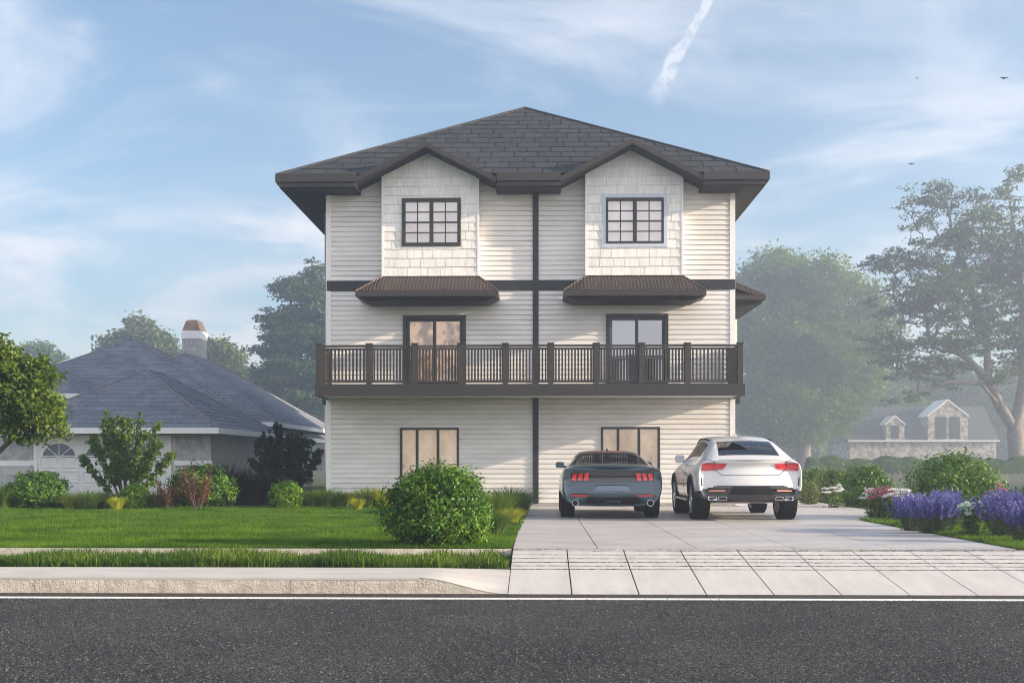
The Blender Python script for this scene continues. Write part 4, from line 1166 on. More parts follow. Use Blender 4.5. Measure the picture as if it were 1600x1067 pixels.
# driveway slabs
zr = lambda y: -.127 * (YL - y)
dg_ = .016; d = MB()
cols = [XD0, .89, 2.40, 3.89, 5.40, XD1]
for a, b in zip(cols, cols[1:]):
    for y0, y1 in ((YL + .012, 26.5), (26.5, 33.95)):
        d.box(a + dg_/2, b - dg_/2, y0 + dg_/2, y1 - dg_/2, -.05, .004)
for y0, y1 in ((26.5, 32.0), (32.0, 38.5), (38.5, 46.)):
    d.box((XD1 if y0 < 33 else 5.9) + dg_/2, 9.0, y0 + dg_/2, y1 - dg_/2, -.05, .004)
d.box(9.0 + dg_, 40, 26.5 + dg_/2, 32.0, -.05, .004)
d.box(5.9, XD1 - dg_, 33.96, 38.49, -.05, .003)
tag(d.build('driveway', mt['concrete']), kind='structure')
tag(MB().quad((XD0 + .01, YL + .01, -.024), (40, YL + .01, -.024), (40, 46, -.024), (XD0 + .01, 46, -.024)).build('driveway_base', mt['groove']), kind='structure')
sx = [XD0] + [.415 + .858 * i for i in range(9)]; sx[-1] = 7.62
gr = [YL - .01, 17.45, 17.16, 16.89, 16.64, 16.40, 16.18]
ap = MB(); gv = MB()
def slab(a, b, y0, y1, dz=0):
    ap.add([(a, y0, zr(y0) + dz), (b, y0, zr(y0) + dz), (b, y1, zr(y1) + dz), (a, y1, zr(y1) + dz), (a, y0, zr(y0) - .06), (b, y0, zr(y0) - .06), (b, y1, zr(y1) - .06), (a, y1, zr(y1) - .06)],
           [(0,1,2,3), (0,4,5,1), (1,5,6,2), (2,6,7,3), (3,7,4,0)])
for a, b in zip(sx, sx[1:]):
    slab(a + .009, b - .009, YK - .004, 16.165)
    slab(a + .009, b - .009, 16.168, YL - .012)
gl_ = MB(); rg = random.Random(8)
for y_ in [17.54] + gr[1:]:
    x = sx[0] + .01
    while x < sx[-1]:
        L_ = rg.uniform(.025, .11); hw = rg.uniform(.007, .021); o_ = rg.uniform(-.006, .006)
        q = [(x, y_ - hw + o_), (x + L_ * .5, y_ - hw * rg.uniform(.7, 1.2) + o_), (x + L_, y_ - hw * .6 + o_), (x + L_, y_ + hw * .6 + o_), (x + L_ * .5, y_ + hw + o_), (x, y_ + hw * .8 + o_)]
        gl_.add([(a_, b_, zr(b_) + .004) for a_, b_ in q], [(0, 1, 2, 3, 4, 5)])
        x += L_ + rg.uniform(-.004, .014)
tag(gl_.build('apron_groove_lines', mt['groove']), kind='structure')
gv.quad((sx[0], YK + .01, zr(YK) - .016), (sx[-1], YK + .01, zr(YK) - .016), (sx[-1], YL, zr(YL) - .016), (sx[0], YL, zr(YL) - .016))
tag(ap.build('driveway_apron', mt['apron']), kind='structure'); tag(gv.build('apron_grooves', mt['groove']), kind='structure')
# lawns
tag(MB().quad((-70, YL + .036, 0), (XD0 - .01, YL + .036, 0), (XD0 + .20, 34.1, 0), (-70, 34.1, 0)).build('front_lawn', mt['turf']), kind='structure')
tag(MB().quad((-70, 34.11, -.004), (HX0 - .02, 34.11, -.004), (HX0 - .02, 70, -.004), (-70, 70, -.004)).build('side_lawn', mt['turf']), kind='structure')
tag(MB().add([(XD1 + .02, YL + .04, .006), (60, YL + .04, .006), (60, 26.35, .006), (XD1 + .02, 26.35, .006)], [(0,1,2,3)]).build('flower_bed_lawn', mt['turf']), kind='structure')
tag(MB().quad((9.05, 32.1, .006), (60, 32.1, .006), (60, 70, .006), (9.05, 70, .006)).build('back_lawn', mt['turf']), kind='structure')

# ------------------------------------------------------------------ grass
def blades(rs, P, h, w, lean, segs=1):
    """P (n,3) roots, h and w arrays -> verts, tri/quads"""
    n = len(P); a = rs.uniform(0, 2*np.pi, n); la = rs.uniform(0, 2*np.pi, n); ln = np.abs(rs.normal(0, lean, n))
    ux, uy = np.cos(a) * w / 2, np.sin(a) * w / 2
    dx, dy = np.cos(la) * ln * h, np.sin(la) * ln * h
    def pt(t): return P + np.stack([dx * t * t, dy * t * t, h * (t - .25 * ln * t * t)], 1)
    side = np.stack([ux, uy, np.zeros(n)], 1)
    if segs == 1:
        V = np.stack([P - side, P + side, pt(1.)], 1).reshape(-1, 3)
        return V, np.arange(3*n).reshape(-1, 3)
    lay = []
    for k in range(segs):
        t = k / segs; s = side * (1 - .55 * t); p = pt(t); lay += [p - s, p + s]
    lay.append(pt(1.) - side * .04); lay.append(pt(1.) + side * .04)
    V = np.stack(lay, 1); kk = 2 * (segs + 1); V = V.reshape(-1, 3)
    b = np.arange(n)[:, None] * kk
    Fq = np.concatenate([b + np.array([[2*k, 2*k+1, 2*k+3, 2*k+2]]) for k in range(segs)], 0)
    return V, Fq
mt['lawnblade'] = LM('lawn_blades', [(.016,.055,.002), (.042,.118,.004), (.080,.18,.007), (.16,.24,.02)], .35, .6, .8)
mt['longblade'] = LM('verge_blades', [(.014,.045,.005), (.035,.085,.008), (.075,.145,.014), (.18,.24,.04)], .35, .5, .8)
rs = np.random.RandomState(11)
n = 330000
Y = YL + .05 + (33.6 - YL) * rs.rand(n) ** 1.35
X0 = -.2475 * Y * 1.0 - Y * .24 - 3.0
X = X0 + (XD0 - .03 + (Y - YL) * .012 - X0) * rs.rand(n)
nc_ = n // 9; ci = rs.randint(0, nc_, n)                 # blades grow in small tussocks with gaps between
X = np.minimum(X[ci] + rs.normal(0, .030, n), XD0 - .03 + (Y[ci] - YL) * .012); Y = np.maximum(Y[ci] + rs.normal(0, .030, n), YL + .045)
P = np.stack([X, Y, np.zeros(n)], 1)
hh = rs.uniform(.6, 1.3, n) * rs.uniform(.022, .072, nc_)[ci] * (1 + .25 * np.sin(X * 1.7 + np.sin(Y * 2.1)) )
V, Fc = blades(rs, P, hh, rs.uniform(.006, .011, n) * (.7 + Y / 40), .5)
tag(npmesh('grass', V, Fc, mt['lawnblade']), 'short mown green grass of the front lawn', 'grass', kind='stuff')
n = 26000
X = rs.uniform(-16, XD0 - .03, n); Y = YS + .02 + (YL - YS - .1) * rs.rand(n)
cl = .34 + .30 * np.sin(X * 4.1 + 2 * np.sin(X * 1.3)) ** 2 + .42 * (np.sin(X * 2.3 + 1.3) * np.sin(X * .9 + Y) * .5 + .5) + .35 * np.maximum(0, np.sin(X * 1.15 + .6))
P = np.stack([X, Y, np.full(n, ZP - .014)], 1)
V, Fc = blades(rs, P, rs.uniform(.12, .27, n) * cl, rs.uniform(.012, .024, n), .65, 3)
tag(npmesh('verge_grass', V, Fc, mt['longblade']), 'long green verge grass along the pavement', 'grass', kind='stuff')
n = 60000
Y = YL + .06 + (26.3 - YL) * rs.rand(n); X = XD1 + .03 + rs.rand(n) ** 1.3 * 7
V, Fc = blades(rs, np.stack([X, Y, np.full(n, .006)], 1), rs.uniform(.04, .09, n), rs.uniform(.007, .013, n), .5)
tag(npmesh('bed_grass', V, Fc, mt['lawnblade']), 'short grass edging the right flower bed', 'grass', kind='stuff')

# ------------------------------------------------------------------ foliage
def unit(a): return a / np.maximum(np.linalg.norm(a, axis=-1, keepdims=True), 1e-9)
def leaves(rs, C, Nn, L, asp=.5, fold=.18):
    n = len(C); L = np.broadcast_to(L, (n,)) * rs.uniform(.7, 1.25, n)
    Nn = unit(Nn); t = rs.normal(size=(n, 3)); t -= (t * Nn).sum(1, keepdims=True) * Nn; t = unit(t); b = np.cross(Nn, t)
    h = t * (L / 2)[:, None]; w = b * (L * asp / 2)[:, None]; f = Nn * (L * fold * asp)[:, None]
    V = np.stack([C - h, C - h * .05 + w + f, C + h - f * .4, C - h * .05 - w + f], 1).reshape(-1, 3)
    return V, np.arange(4 * n).reshape(-1, 4)
def tubes(P0, P1, r0, r1, k=5):
    ax = unit(P1 - P0); ref = np.where(np.abs(ax[:, 2:3]) > .9, np.array([[1., 0, 0]]), np.array([[0, 0, 1.]]))
    u = unit(np.cross(ax, ref)); w = np.cross(ax, u); n = len(P0)
    ang = np.arange(k) * 2 * np.pi / k
    dirs = u[:, None] * np.cos(ang)[None, :, None] + w[:, None] * np.sin(ang)[None, :, None]
    V = np.concatenate([P0[:, None] + dirs * r0[:, None, None], P1[:, None] + dirs * r1[:, None, None]], 1).reshape(-1, 3)
    b = np.arange(n)[:, None, None] * 2 * k
    q = np.array([[i, (i+1) % k, k + (i+1) % k, k + i] for i in range(k)])
    return V, (b + q[None]).reshape(-1, 4)

def tree(name, base, trunk, blobs, ncl, per, leaf, cr, seed, leafm, barkm, label, cat='tree', group=None, flat=.5, asp=.5, shell=.45, rtop=.012, expo=.45, rtrunk=None, crown='crown', stem='trunk', nup=.9, minz=0):
    """trunk: polyline(s) of points; blobs: (x,y,z,rx,ry,rz,weight)"""
    rs = np.random.RandomState(seed)
    root = empty(name, base, label, cat, group)
    B = np.array([b[:6] for b in blobs], float); W = np.array([b[6] if len(b) > 6 else b[3]*b[4]*b[5] for b in blobs], float); W /= W.sum()
    ids = rs.choice(len(B), ncl, p=W)
    d = unit(rs.normal(size=(ncl, 3))); rr = shell + (1 - shell) * rs.rand(ncl) ** .6
    C = B[ids, :3] + d * rr[:, None] * B[ids, 3:6]
    C = C[C[:, 2] > minz]
    nodes = []; par = []
    for pl in trunk:
        prev = -1
        for i in range(len(pl) - 1):
            a, b = np.array(pl[i], float), np.array(pl[i+1], float); m_ = max(2, int(np.linalg.norm(b - a) / max(cr * 1.2, .15)))
            for k in range(m_ + (1 if i == len(pl) - 2 else 0)):
                p = a + (b - a) * k / m_
                if not nodes or i > 0 or k > 0 or prev == -1:
                    if prev == -1 and nodes:                   # secondary stems start from the closest node
                        prev = int(np.argmin(np.linalg.norm(np.array(nodes) - p, axis=1)))
                    nodes.append(p); par.append(prev); prev = len(nodes) - 1
    T = np.array(nodes)
    order = np.argsort(np.min(np.linalg.norm(C[:, None] - T[None], axis=2), axis=1))
    cap = len(nodes) + 4 * len(C); ND = np.zeros((cap, 3)); ND[:len(nodes)] = T; cnt = len(nodes); tip = []
    for ci in order:
        p = C[ci]; q = ND[:cnt]; dv = p - q; dist = np.linalg.norm(dv, axis=1)
        cost = dist + .9 * np.maximum(0, q[:, 2] - p[2] + .12 * dist)
        j = int(np.argmin(cost)); a = q[j].copy(); L_ = dist[j]; k_ = 3 if L_ > cr * 1.2 else 1
        prev = j
        for k in range(1, k_ + 1):
            t = k / k_; pp = a + (p - a) * t
            if k < k_: pp = pp + rs.normal(size=3) * L_ * .05 + np.array([0, 0, .10 * L_ * math.sin(math.pi * t)])
            ND[cnt] = pp; par.append(prev); prev = cnt; cnt += 1
        tip.append(prev)
    ND = ND[:cnt]; par = np.array(par); num = np.zeros(cnt); num[tip] = 1
    for i in range(cnt - 1, -1, -1):
        if par[i] >= 0: num[par[i]] += num[i]
    rad_ = rtop * np.maximum(num, 1) ** expo
    if rtrunk:
        kk = rtrunk / rad_[0]; rad_ = rad_ * np.where(num > 3, 1 + (kk - 1) * np.clip((num / num[0]), 0, 1) ** .5, 1)
    e = np.where(par >= 0)[0]
    P0, P1 = ND[par[e]], ND[e]; r1 = rad_[e]; r0 = np.minimum(rad_[par[e]], r1 * 1.35)
    V, Fq = tubes(P0, P1, r0, r1, 7)
    npmesh(stem, V, Fq, barkm, root, True)
    n = len(C) * per; cc = np.repeat(C, per, 0)
    off = unit(rs.normal(size=(n, 3))) * (rs.rand(n) ** .5)[:, None] * cr; off[:, 2] *= flat
    off *= np.repeat(rs.uniform(.6, 1.35, len(C)), per)[:, None]
    Nn = unit(rs.normal(size=(n, 3))) + np.array([0, 0, nup]); V, Fq = leaves(rs, cc + off, Nn, leaf, asp)
    npmesh(crown, V, Fq, leafm, root)
    return root

def bush(name, label, px0, px1, ptop, pbase, leaf, n, leafm, seed, Y=None, group=None, cat='bush', asp=.5, lump=.12, depth=.85, stemm=None, tight=True):
    rs = np.random.RandomState(seed)
    Yb = (gy(pbase) if Y is None else Y)
    rx = abs(gx(px1, Yb) - gx(px0, Yb)) / 2; Yc = Yb + rx * depth * .8
    k = Yc / Yb
    x0, x1 = gx(px0, Yc), gx(px1, Yc); cx = (x0 + x1) / 2; rx = (x1 - x0) / 2 * .97; ry = rx * depth
    h = gz(ptop, Yc - ry * .2); zc = h * .40; 
    root = empty(name, (cx, Yc, 0), label, cat, group)
    if tight: n = int(n * 1.7)
    nc = max(60, n // (22 if tight else 62))
    dc = unit(rs.normal(size=(nc, 3))); th = np.arctan2(dc[:, 1], dc[:, 0])
    lu = 1 + lump * (np.sin(3 * th + 5 * dc[:, 2] + seed) * np.sin(4.3 * dc[:, 0] + 2 * seed) + .6 * np.sin(7 * dc[:, 0] + 6 * dc[:, 2] + seed) * np.sin(9 * dc[:, 1] + seed))
    lu *= 1 + np.where(rs.rand(nc) < .12, rs.uniform(.02, .10, nc), rs.uniform(-.10, .02, nc))
    ci = rs.randint(0, nc, n); cr_ = leaf * (1.0 if tight else 1.65)
    d = dc[ci]; rz = np.where(d[:, 2] > 0, h - zc, zc * 1.02)
    r = lu[ci]
    C = np.stack([cx + d[:, 0] * rx * r, Yc + d[:, 1] * ry * r, zc + d[:, 2] * rz * r], 1)
    C += rs.normal(size=(n, 3)) * [cr_ * .75, cr_ * .75, cr_ * .6]
    # a looser filling below the surface
    fi = rs.rand(n) < .28; s_ = rs.uniform(.55, .95, n)[:, None]; mid = np.array([cx, Yc, zc])
    C = np.where(fi[:, None], mid + (C - mid) * s_, C)
    # tuck the underside in, keep leaves above the soil
    ok = C[:, 2] > .02; C = C[ok]; d = d[ok]
    Nn = d * 1.0 + unit(rs.normal(size=C.shape)) * .9 + [0, 0, .35]
    V, Fq = leaves(rs, C, Nn, leaf, asp); npmesh('foliage', V, Fq, leafm, root)
    ns = 14; P0 = np.stack([cx + rs.normal(0, rx * .12, ns), Yc + rs.normal(0, ry * .12, ns), np.full(ns, 0.)], 1)
    dd = unit(np.stack([rs.normal(0, .6, ns), rs.normal(0, .6, ns), np.full(ns, .7)], 1)); P1 = P0 + dd * h * .62
    V, Fq = tubes(P0, P1, np.full(ns, .018), np.full(ns, .007)); npmesh('stem', V, Fq, stemm or mt['bark'], root)
    return root

def tuft(name, label, px, pbase, hpx, wpx, n, bladem, seed, Y=None, group=None, bw=.012, cat='plant', part='blades', lean=.8):
    rs = np.random.RandomState(seed); Yb = gy(pbase) if Y is None else Y
    x = gx(px, Yb); h = hpx / F * Yb; w = wpx / F * Yb / 2
    a = rs.uniform(0, 2*np.pi, n); q = rs.rand(n) ** .5
    R0 = np.stack([x + np.cos(a) * q * w * .42, Yb + np.sin(a) * q * w * .36, np.zeros(n)], 1)
    out = np.stack([np.cos(a), np.sin(a), np.zeros(n)], 1); H = h * rs.uniform(.6, 1.05, n); O = w * (.25 + .95 * q) * rs.uniform(.5, 1.15, n)
    S_ = 4; side = np.stack([-np.sin(a), np.cos(a), np.zeros(n)], 1) * (bw / 2); lay = []
    for k in range(S_ + 1):
        t = k / S_; p = R0 + out * (O * t ** 1.7)[:, None] + np.array([0, 0, 1.]) * (H * (t * (1.35 - .35 * t) - .22 * lean * (O / max(w, .01)) * t ** 3))[:, None]
        s = side * (1 - .9 * t ** 2); lay += [p - s, p + s]
    V = np.stack(lay, 1).reshape(-1, 3); b = np.arange(n)[:, None] * 2 * (S_ + 1)
    Fq = np.concatenate([b + np.array([[2*k, 2*k+1, 2*k+3, 2*k+2]]) for k in range(S_)], 0)
    o = npmesh(name, V - [x, Yb, 0], Fq, bladem); o.location = (x, Yb, 0)
    return tag(o, label, cat, group, 'thing')

mt['bark'] = M('bark', (.06,.045,.035), (.12,.095,.075), .9, nscale=6, bump=.8, bscale=18, bdist=.03)
mt['lbark'] = M('pale_bark', (.12,.10,.09), (.22,.19,.17), .9, nscale=3, bump=.8, bscale=9, bdist=.05)
mt['boxleaf'] = LM('box_leaves', [(.014,.048,.004), (.042,.118,.009), (.085,.19,.016), (.18,.31,.045)], .25, .42, 2.)
mt['brightleaf'] = LM('bright_leaves', [(.04,.11,.006), (.09,.20,.012), (.16,.30,.022), (.25,.40,.04)], .35, .45, 2.)
mt['darkleaf'] = LM('dark_leaves', [(.012,.022,.012), (.02,.034,.018), (.03,.045,.024)], .2, .5)
mt['magleaf'] = LM('broad_leaves', [(.030,.065,.010), (.070,.13,.018), (.12,.19,.03), (.21,.26,.07)], .35, .4, 1.)
mt['shrubleaf'] = LM('shrub_leaves', [(.025,.060,.008), (.065,.13,.018), (.12,.20,.03), (.20,.28,.06)], .35, .45, 1.5)
mt['treeleaf'] = LM('tree_leaves', [(.026,.058,.016), (.05,.10,.024), (.09,.155,.036)], .3, .5, .15)
mt['treeleaf2'] = LM('round_tree_leaves', [(.035,.075,.012), (.075,.145,.022), (.14,.22,.036)], .35, .5, .15)
mt['paleleaf'] = LM('pale_tree_leaves', [(.06,.09,.025), (.10,.14,.035), (.16,.19,.06)], .4, .5, .15)
mt['redblade'] = LM('red_blades', [(.06,.022,.012), (.12,.045,.025), (.22,.10,.06)], .35, .5)
mt['purpleblade'] = LM('maroon_blades', [(.014,.010,.011), (.026,.016,.017), (.04,.022,.020)], .25, .5)
mt['yellowblade'] = LM('yellow_blades', [(.20,.25,.02), (.36,.40,.04), (.55,.55,.10)], .4, .5)
mt['olivblade'] = LM('olive_blades', [(.055,.115,.016), (.11,.19,.030), (.22,.29,.07)], .4, .5)
mt['greenblade'] = LM('green_blades', [(.05,.11,.02), (.10,.18,.04), (.18,.26,.08)], .35, .5)
mt['lavleaf'] = LM('lavender_leaves', [(.03,.055,.03), (.055,.085,.045), (.085,.115,.065)], .3, .6)
mt['lavflower'] = LM('lavender_flowers', [(.05,.055,.22), (.10,.10,.36), (.20,.18,.48), (.40,.33,.60)], .3, .6, 3.)
mt['whiteflower'] = LM('white_petals', [(.55,.56,.60), (.70,.70,.74), (.80,.78,.80)], .3, .6)
mt['pinkflower'] = LM('pink_petals', [(.42,.10,.13), (.58,.18,.22), (.70,.34,.36)], .3, .6)
mt['greenpetal'] = LM('pale_green_petals', [(.35,.45,.33), (.52,.62,.52), (.66,.74,.68)], .3, .6)
# ================================================================== planting
# -- front bush by the driveway
bush('round_bush', 'large glossy green rounded bush on the lawn near the kerb', 607, 756, 733, 856, .066, 32000, mt['boxleaf'], 1, lump=.10, asp=.48, tight=False)
# -- left row in front of the bungalow
bush('round_bush', 'dense round box bush in front of the garage', 14, 105, 739, 796, .09, 5200, mt['boxleaf'], 2, asp=.55, lump=.05)
bush('round_bush', 'low round bush under the V shaped shrub', 188, 236, 760, 796, .08, 2600, mt['brightleaf'], 3, lump=.06)
bush('round_bush', 'green bush half hidden behind the red leaved plant', 268, 364, 727, 793, .095, 5200, mt['boxleaf'], 4, asp=.6, lump=.07)
bush('round_bush', 'small bright lime bush left of the white house corner', 422, 473, 755, 794, .075, 3600, mt['brightleaf'], 5, lump=.06)
def atp(px, py, Y): return at(px, py, Y)
def blob(px, py, rx, ry, Y, dy=0, w=None, dep=1.0):
    p = at(px, py, Y + dy); k = (Y + dy) / F
    return (p[0], p[1], p[2], rx * k, rx * k * dep, ry * k) + ((w,) if w else ())
# V shaped shrub
def vshrub(label, pxc, pbase, spread, ptop, leafm, seed, ncl, per, leaf, Y=None, stemm=None):
    Yb = gy(pbase) if Y is None else Y; k = Yb / F; x = gx(pxc, Yb); h = gz(ptop, Yb); w = spread * k / 2
    rs = np.random.RandomState(seed); tr = []
    pts = []
    for i in range(17):
        a = -1 + 2 * i / 16 + rs.uniform(-.05, .05); hh = h * (1 - .38 * a * a) * rs.uniform(.86, 1.0); dy = rs.uniform(-.5, .5) * w
        p0 = (x + a * .05, Yb, 0); p1 = (x + a * w * .35, Yb + dy * .4, hh * .35); p2 = (x + a * w * .95, Yb + dy, hh)
        tr.append([p0, p1, p2])
        for t in np.linspace(.22, 1, 12):
            q = [p1[c] + (p2[c] - p1[c]) * (t - .2) / .8 for c in range(3)]
            pts.append((q[0], q[1], q[2], .11 + .05 * rs.rand(), .12, .11, 1))
    for i in range(22):
        a = rs.uniform(-.7, .7); pts.append((x + a * w, Yb + rs.uniform(-.3, .3) * w, h * rs.uniform(.28, .74) * (1 - .2 * abs(a)), .22, .22, .2, 1.0))
    return tree('tall_shrub', (x, Yb, 0), tr, pts, ncl, per, leaf, .085, seed, leafm, stemm or mt['bark'], label, 'shrub', flat=1., asp=.55, shell=.1, rtop=.005, expo=.32, crown='foliage', stem='stem', nup=.5, minz=h*.12)
vshrub('tall V shaped leafy shrub in front of the garage door', 196, 794, 158, 640, mt['shrubleaf'], 21, 900, 22, .085)
vshrub('tall dark shrub in the shade beside the bungalow wall', 447, 779, 112, 663, mt['darkleaf'], 22, 950, 24, .085, Y=36.5)
# broad leaved tree at the left edge
Yt = 22.0
tree('broadleaf_tree', (gx(-62, Yt), Yt, 0), [[(gx(-62, Yt), Yt, 0), (gx(-45, Yt), Yt, gz(760, Yt)), (gx(-12, Yt), Yt, gz(716, Yt)), (gx(28, Yt), Yt, gz(676, Yt))],
                                              [(gx(-45, Yt), Yt, gz(758, Yt)), (gx(-60, Yt), Yt + .2, gz(690, Yt)), (gx(-70, Yt), Yt + .1, gz(600, Yt))]],
     [blob(18, 612, 62, 58, Yt), blob(60, 640, 40, 36, Yt, -.2), blob(-10, 565, 42, 32, Yt), blob(52, 590, 36, 34, Yt, .2), blob(-60, 640, 60, 60, Yt), blob(24, 672, 40, 20, Yt), blob(78, 665, 26, 20, Yt), blob(-100, 570, 50, 50, Yt), blob(8, 550, 26, 22, Yt), blob(84, 630, 24, 26, Yt, .1), blob(70, 590, 26, 24, Yt)],
     520, 34, .135, .21, 31, mt['magleaf'], mt['bark'], 'leafy tree with thick sunlit leaves at the left edge', flat=.9, asp=.42, shell=.25, rtop=.0055, expo=.40)
# dark and red plants
tuft('maroon_grass', 'dark maroon grass left of the shaded shrub', 392, 789, 66, 110, 700, mt['purpleblade'], 41, bw=.022)
tuft('maroon_grass', 'dark spiky grass behind the red leaved plant', 352, 788, 74, 84, 380, mt['purpleblade'], 42, bw=.03, Y=34.3)
tuft('maroon_grass', 'low dark grass at the foot of the shaded shrub', 424, 788, 50, 70, 460, mt['purpleblade'], 43, bw=.028)
def redplant(label, px, pbase, hpx, wpx, n, seed):
    rs = np.random.RandomState(seed); Yb = gy(pbase); k = Yb / F; x = gx(px, Yb); h = hpx * k; w = wpx * k / 2
    root = empty('red_leaved_plant', (x, Yb, 0), label, 'plant')
    ns = 15; a = rs.uniform(0, 2*np.pi, ns); q = rs.rand(ns) ** .5
    P0 = np.stack([x + np.cos(a) * .08, Yb + np.sin(a) * .06, np.zeros(ns)], 1); P1 = P0 + np.stack([np.cos(a) * q * w * .8, np.sin(a) * q * w * .6, h * rs.uniform(.45, .95, ns)], 1)
    V, Fq = tubes(P0, P1, np.full(ns, .012), np.full(ns, .006)); npmesh('stem', V, Fq, mt['bark'], root)
    i = rs.randint(0, ns, n); t = rs.uniform(.25, 1.05, n); C = P0[i] + (P1[i] - P0[i]) * t[:, None] + rs.normal(0, .045, (n, 3))
    V, Fq = leaves(rs, C, rs.normal(size=(n, 3)) + [0, -.4, .2], .17, .15, .2); npmesh('foliage', V, Fq, mt['redblade'], root)
redplant('tall rust red leaved plant in front of the hidden bush', 308, 796, 72, 62, 620, 51)
redplant('short rust red leaved plant left of the taller red one', 262, 796, 48, 44, 380, 52)
# ornamental grasses
og = [  # px, base, h, w, n, material, label
    (4, 796, 46, 46, 300, 'olivblade', 'olive grass at the far left end of the row'),
    (112, 796, 24, 34, 200, 'yellowblade', 'yellow grass right of the garage box bush'),
    (135, 796, 34, 50, 300, 'greenblade', 'green grass left of the V shaped shrub'),
    (163, 795, 32, 44, 260, 'olivblade', 'olive grass under the V shaped shrub stems'),
    (182, 797, 24, 26, 140, 'yellowblade', 'small yellow grass left of the low round bush'),
    (245, 795, 34, 40, 240, 'greenblade', 'green grass between the low bush and red plant'),
    (487, 793, 30, 36, 280, 'olivblade', 'olive grass right of the lime bush'),
    (510, 793, 34, 40, 300, 'olivblade', 'tall olive grass at the white house corner'),
    (531, 793, 30, 32, 260, 'greenblade', 'green grass below the left house corner board'),
    (553, 793, 28, 26, 220, 'yellowblade', 'yellow grass against the white siding'),
    (575, 793, 36, 40, 300, 'olivblade', 'olive grass behind the yellow tuft by the siding'),
    (558, 796, 20, 24, 180, 'yellowblade', 'low yellow tuft in front of the siding grasses'),
    (598, 793, 34, 34, 260, 'yellowblade', 'yellow green grass behind the large front bush'),
    (795, 806, 52, 74, 620, 'greenblade', 'tall green fountain grass beside the driveway'),
    (776, 815, 54, 56, 420, 'olivblade', 'olive fountain grass right of the large front bush'),
    (797, 816, 26, 40, 320, 'yellowblade', 'yellow grass clump at the driveway edge'),
    (772, 834, 44, 50, 340, 'greenblade', 'spiky green grass tucked against the large front bush'),
    (815, 799, 34, 34, 260, 'greenblade', 'green grass at the foot of the dark vertical band')]
for i, (px, b, h, w, n, mm, lb) in enumerate(og):
    tuft('ornamental_grass', lb, px, b, h, w * 1.45, int(n * 1.5), mt[mm], 60 + i, group='ornamental grasses in front of the houses', bw=.020 if b < 800 else .014)

# -- far hedge before the cottage
rs = np.random.RandomState(77); YH = 120.
hx0, hx1 = gx(1262, YH), gx(1640, YH); n = 9000
X = rs.uniform(hx0, hx1, n); hh_ = gz(716, YH) * (1 + .10 * np.sin(X * .9) + .08 * np.sin(X * 2.3 + 1)); th = rs.uniform(0, np.pi, n)
C = np.stack([X, YH + np.cos(th) * 1.3 * rs.uniform(.8, 1, n), hh_ * (.02 + .98 * np.sin(th) ** .6 * rs.uniform(.85, 1.04, n))], 1)
V, Fq = leaves(rs, C, np.stack([rs.normal(0, .5, n), np.cos(th), np.sin(th) + .2], 1), .42, .6)
tag(npmesh('hedge', V, Fq, mt['treeleaf2']), 'long misty hedge in front of the stone cottage', 'hedge', kind='thing')

# -- right hand bed
bush('round_bush', 'big round bush behind the lavender clumps', 1416, 1561, 716, 806, .10, 9000, mt['boxleaf'], 6, Y=26.6, lump=.08, tight=False)
bush('round_bush', 'green bush at the right edge behind the lavender', 1572, 1660, 762, 815, .09, 3600, mt['boxleaf'], 7, Y=25.6)
bush('round_bush', 'bush behind the pale hydrangeas, left of the big round bush', 1316, 1390, 732, 790, .11, 4600, mt['boxleaf'], 8, Y=33.4)
bush('round_bush', 'shaded olive bush middle of the far driveway bushes', 1272, 1330, 737, 789, .12, 3600, mt['shrubleaf'], 9, Y=37)
bush('round_bush', 'small far bush just right of the white car', 1246, 1288, 738, 786, .12, 2600, mt['shrubleaf'], 10, Y=40)
bush('round_bush', 'low pale bush beside the white car bumper', 1252, 1276, 755, 788, .09, 1200, mt['paleleaf'], 12, Y=35.8)
def lavender(label, px, pbase, hpx, wpx, n, seed):
    rs = np.random.RandomState(seed); Yb = gy(pbase); k = Yb / F; x = gx(px, Yb); h = hpx * k; w = wpx * k / 2
    root = empty('lavender_clump', (x, Yb, 0), label, 'lavender', 'lavender clumps in the right bed')
    a = rs.uniform(0, 2*np.pi, n); q = rs.rand(n) ** .5
    P0 = np.stack([x + np.cos(a) * q * w * .45, Yb + np.sin(a) * q * w * .35, np.zeros(n)], 1)
    L_ = h * rs.uniform(.72, 1.08, n) * (1 - .18 * q * q)
    P1 = P0 + np.stack([np.cos(a) * q * w * .80, np.sin(a) * q * w * .6, L_], 1)
    V, Fq = tubes(P0, P1, np.full(n, .004), np.full(n, .003), 3); npmesh('stem', V, Fq, mt['lavleaf'], root)
    m_ = 34; i = np.repeat(np.arange(n), m_); t = rs.uniform(.52, 1.03, n * m_) 
    C = P0[i] + (P1[i] - P0[i]) * t[:, None] + unit(rs.normal(size=(n*m_, 3))) * (.019 * (1.25 - t))[:, None] * 2.1
    V, Fq = leaves(rs, C, rs.normal(size=(n*m_, 3)), .038, .75); npmesh('flower_spikes', V, Fq, mt['lavflower'], root)
    m_ = 9; i = np.repeat(np.arange(n), m_); t = rs.uniform(.05, .62, n * m_); C = P0[i] + (P1[i] - P0[i]) * t[:, None] + rs.normal(0, .025, (n*m_, 3))
    V, Fq = leaves(rs, C, rs.normal(size=(n*m_, 3)), .075, .16); npmesh('foliage', V, Fq, mt['lavleaf'], root)
lavender('purple lavender clump in front of the big round bush, tallest in the middle', 1462, 832, 64, 84, 135, 71)
lavender('purple lavender clump left of the middle one, leaning towards the driveway', 1425, 828, 56, 66, 95, 72)
lavender('purple lavender clump at the right edge of the bed', 1574, 838, 74, 84, 135, 73)
lavender('small lavender tuft in front of the clump at the right edge', 1600, 846, 66, 60, 75, 74)
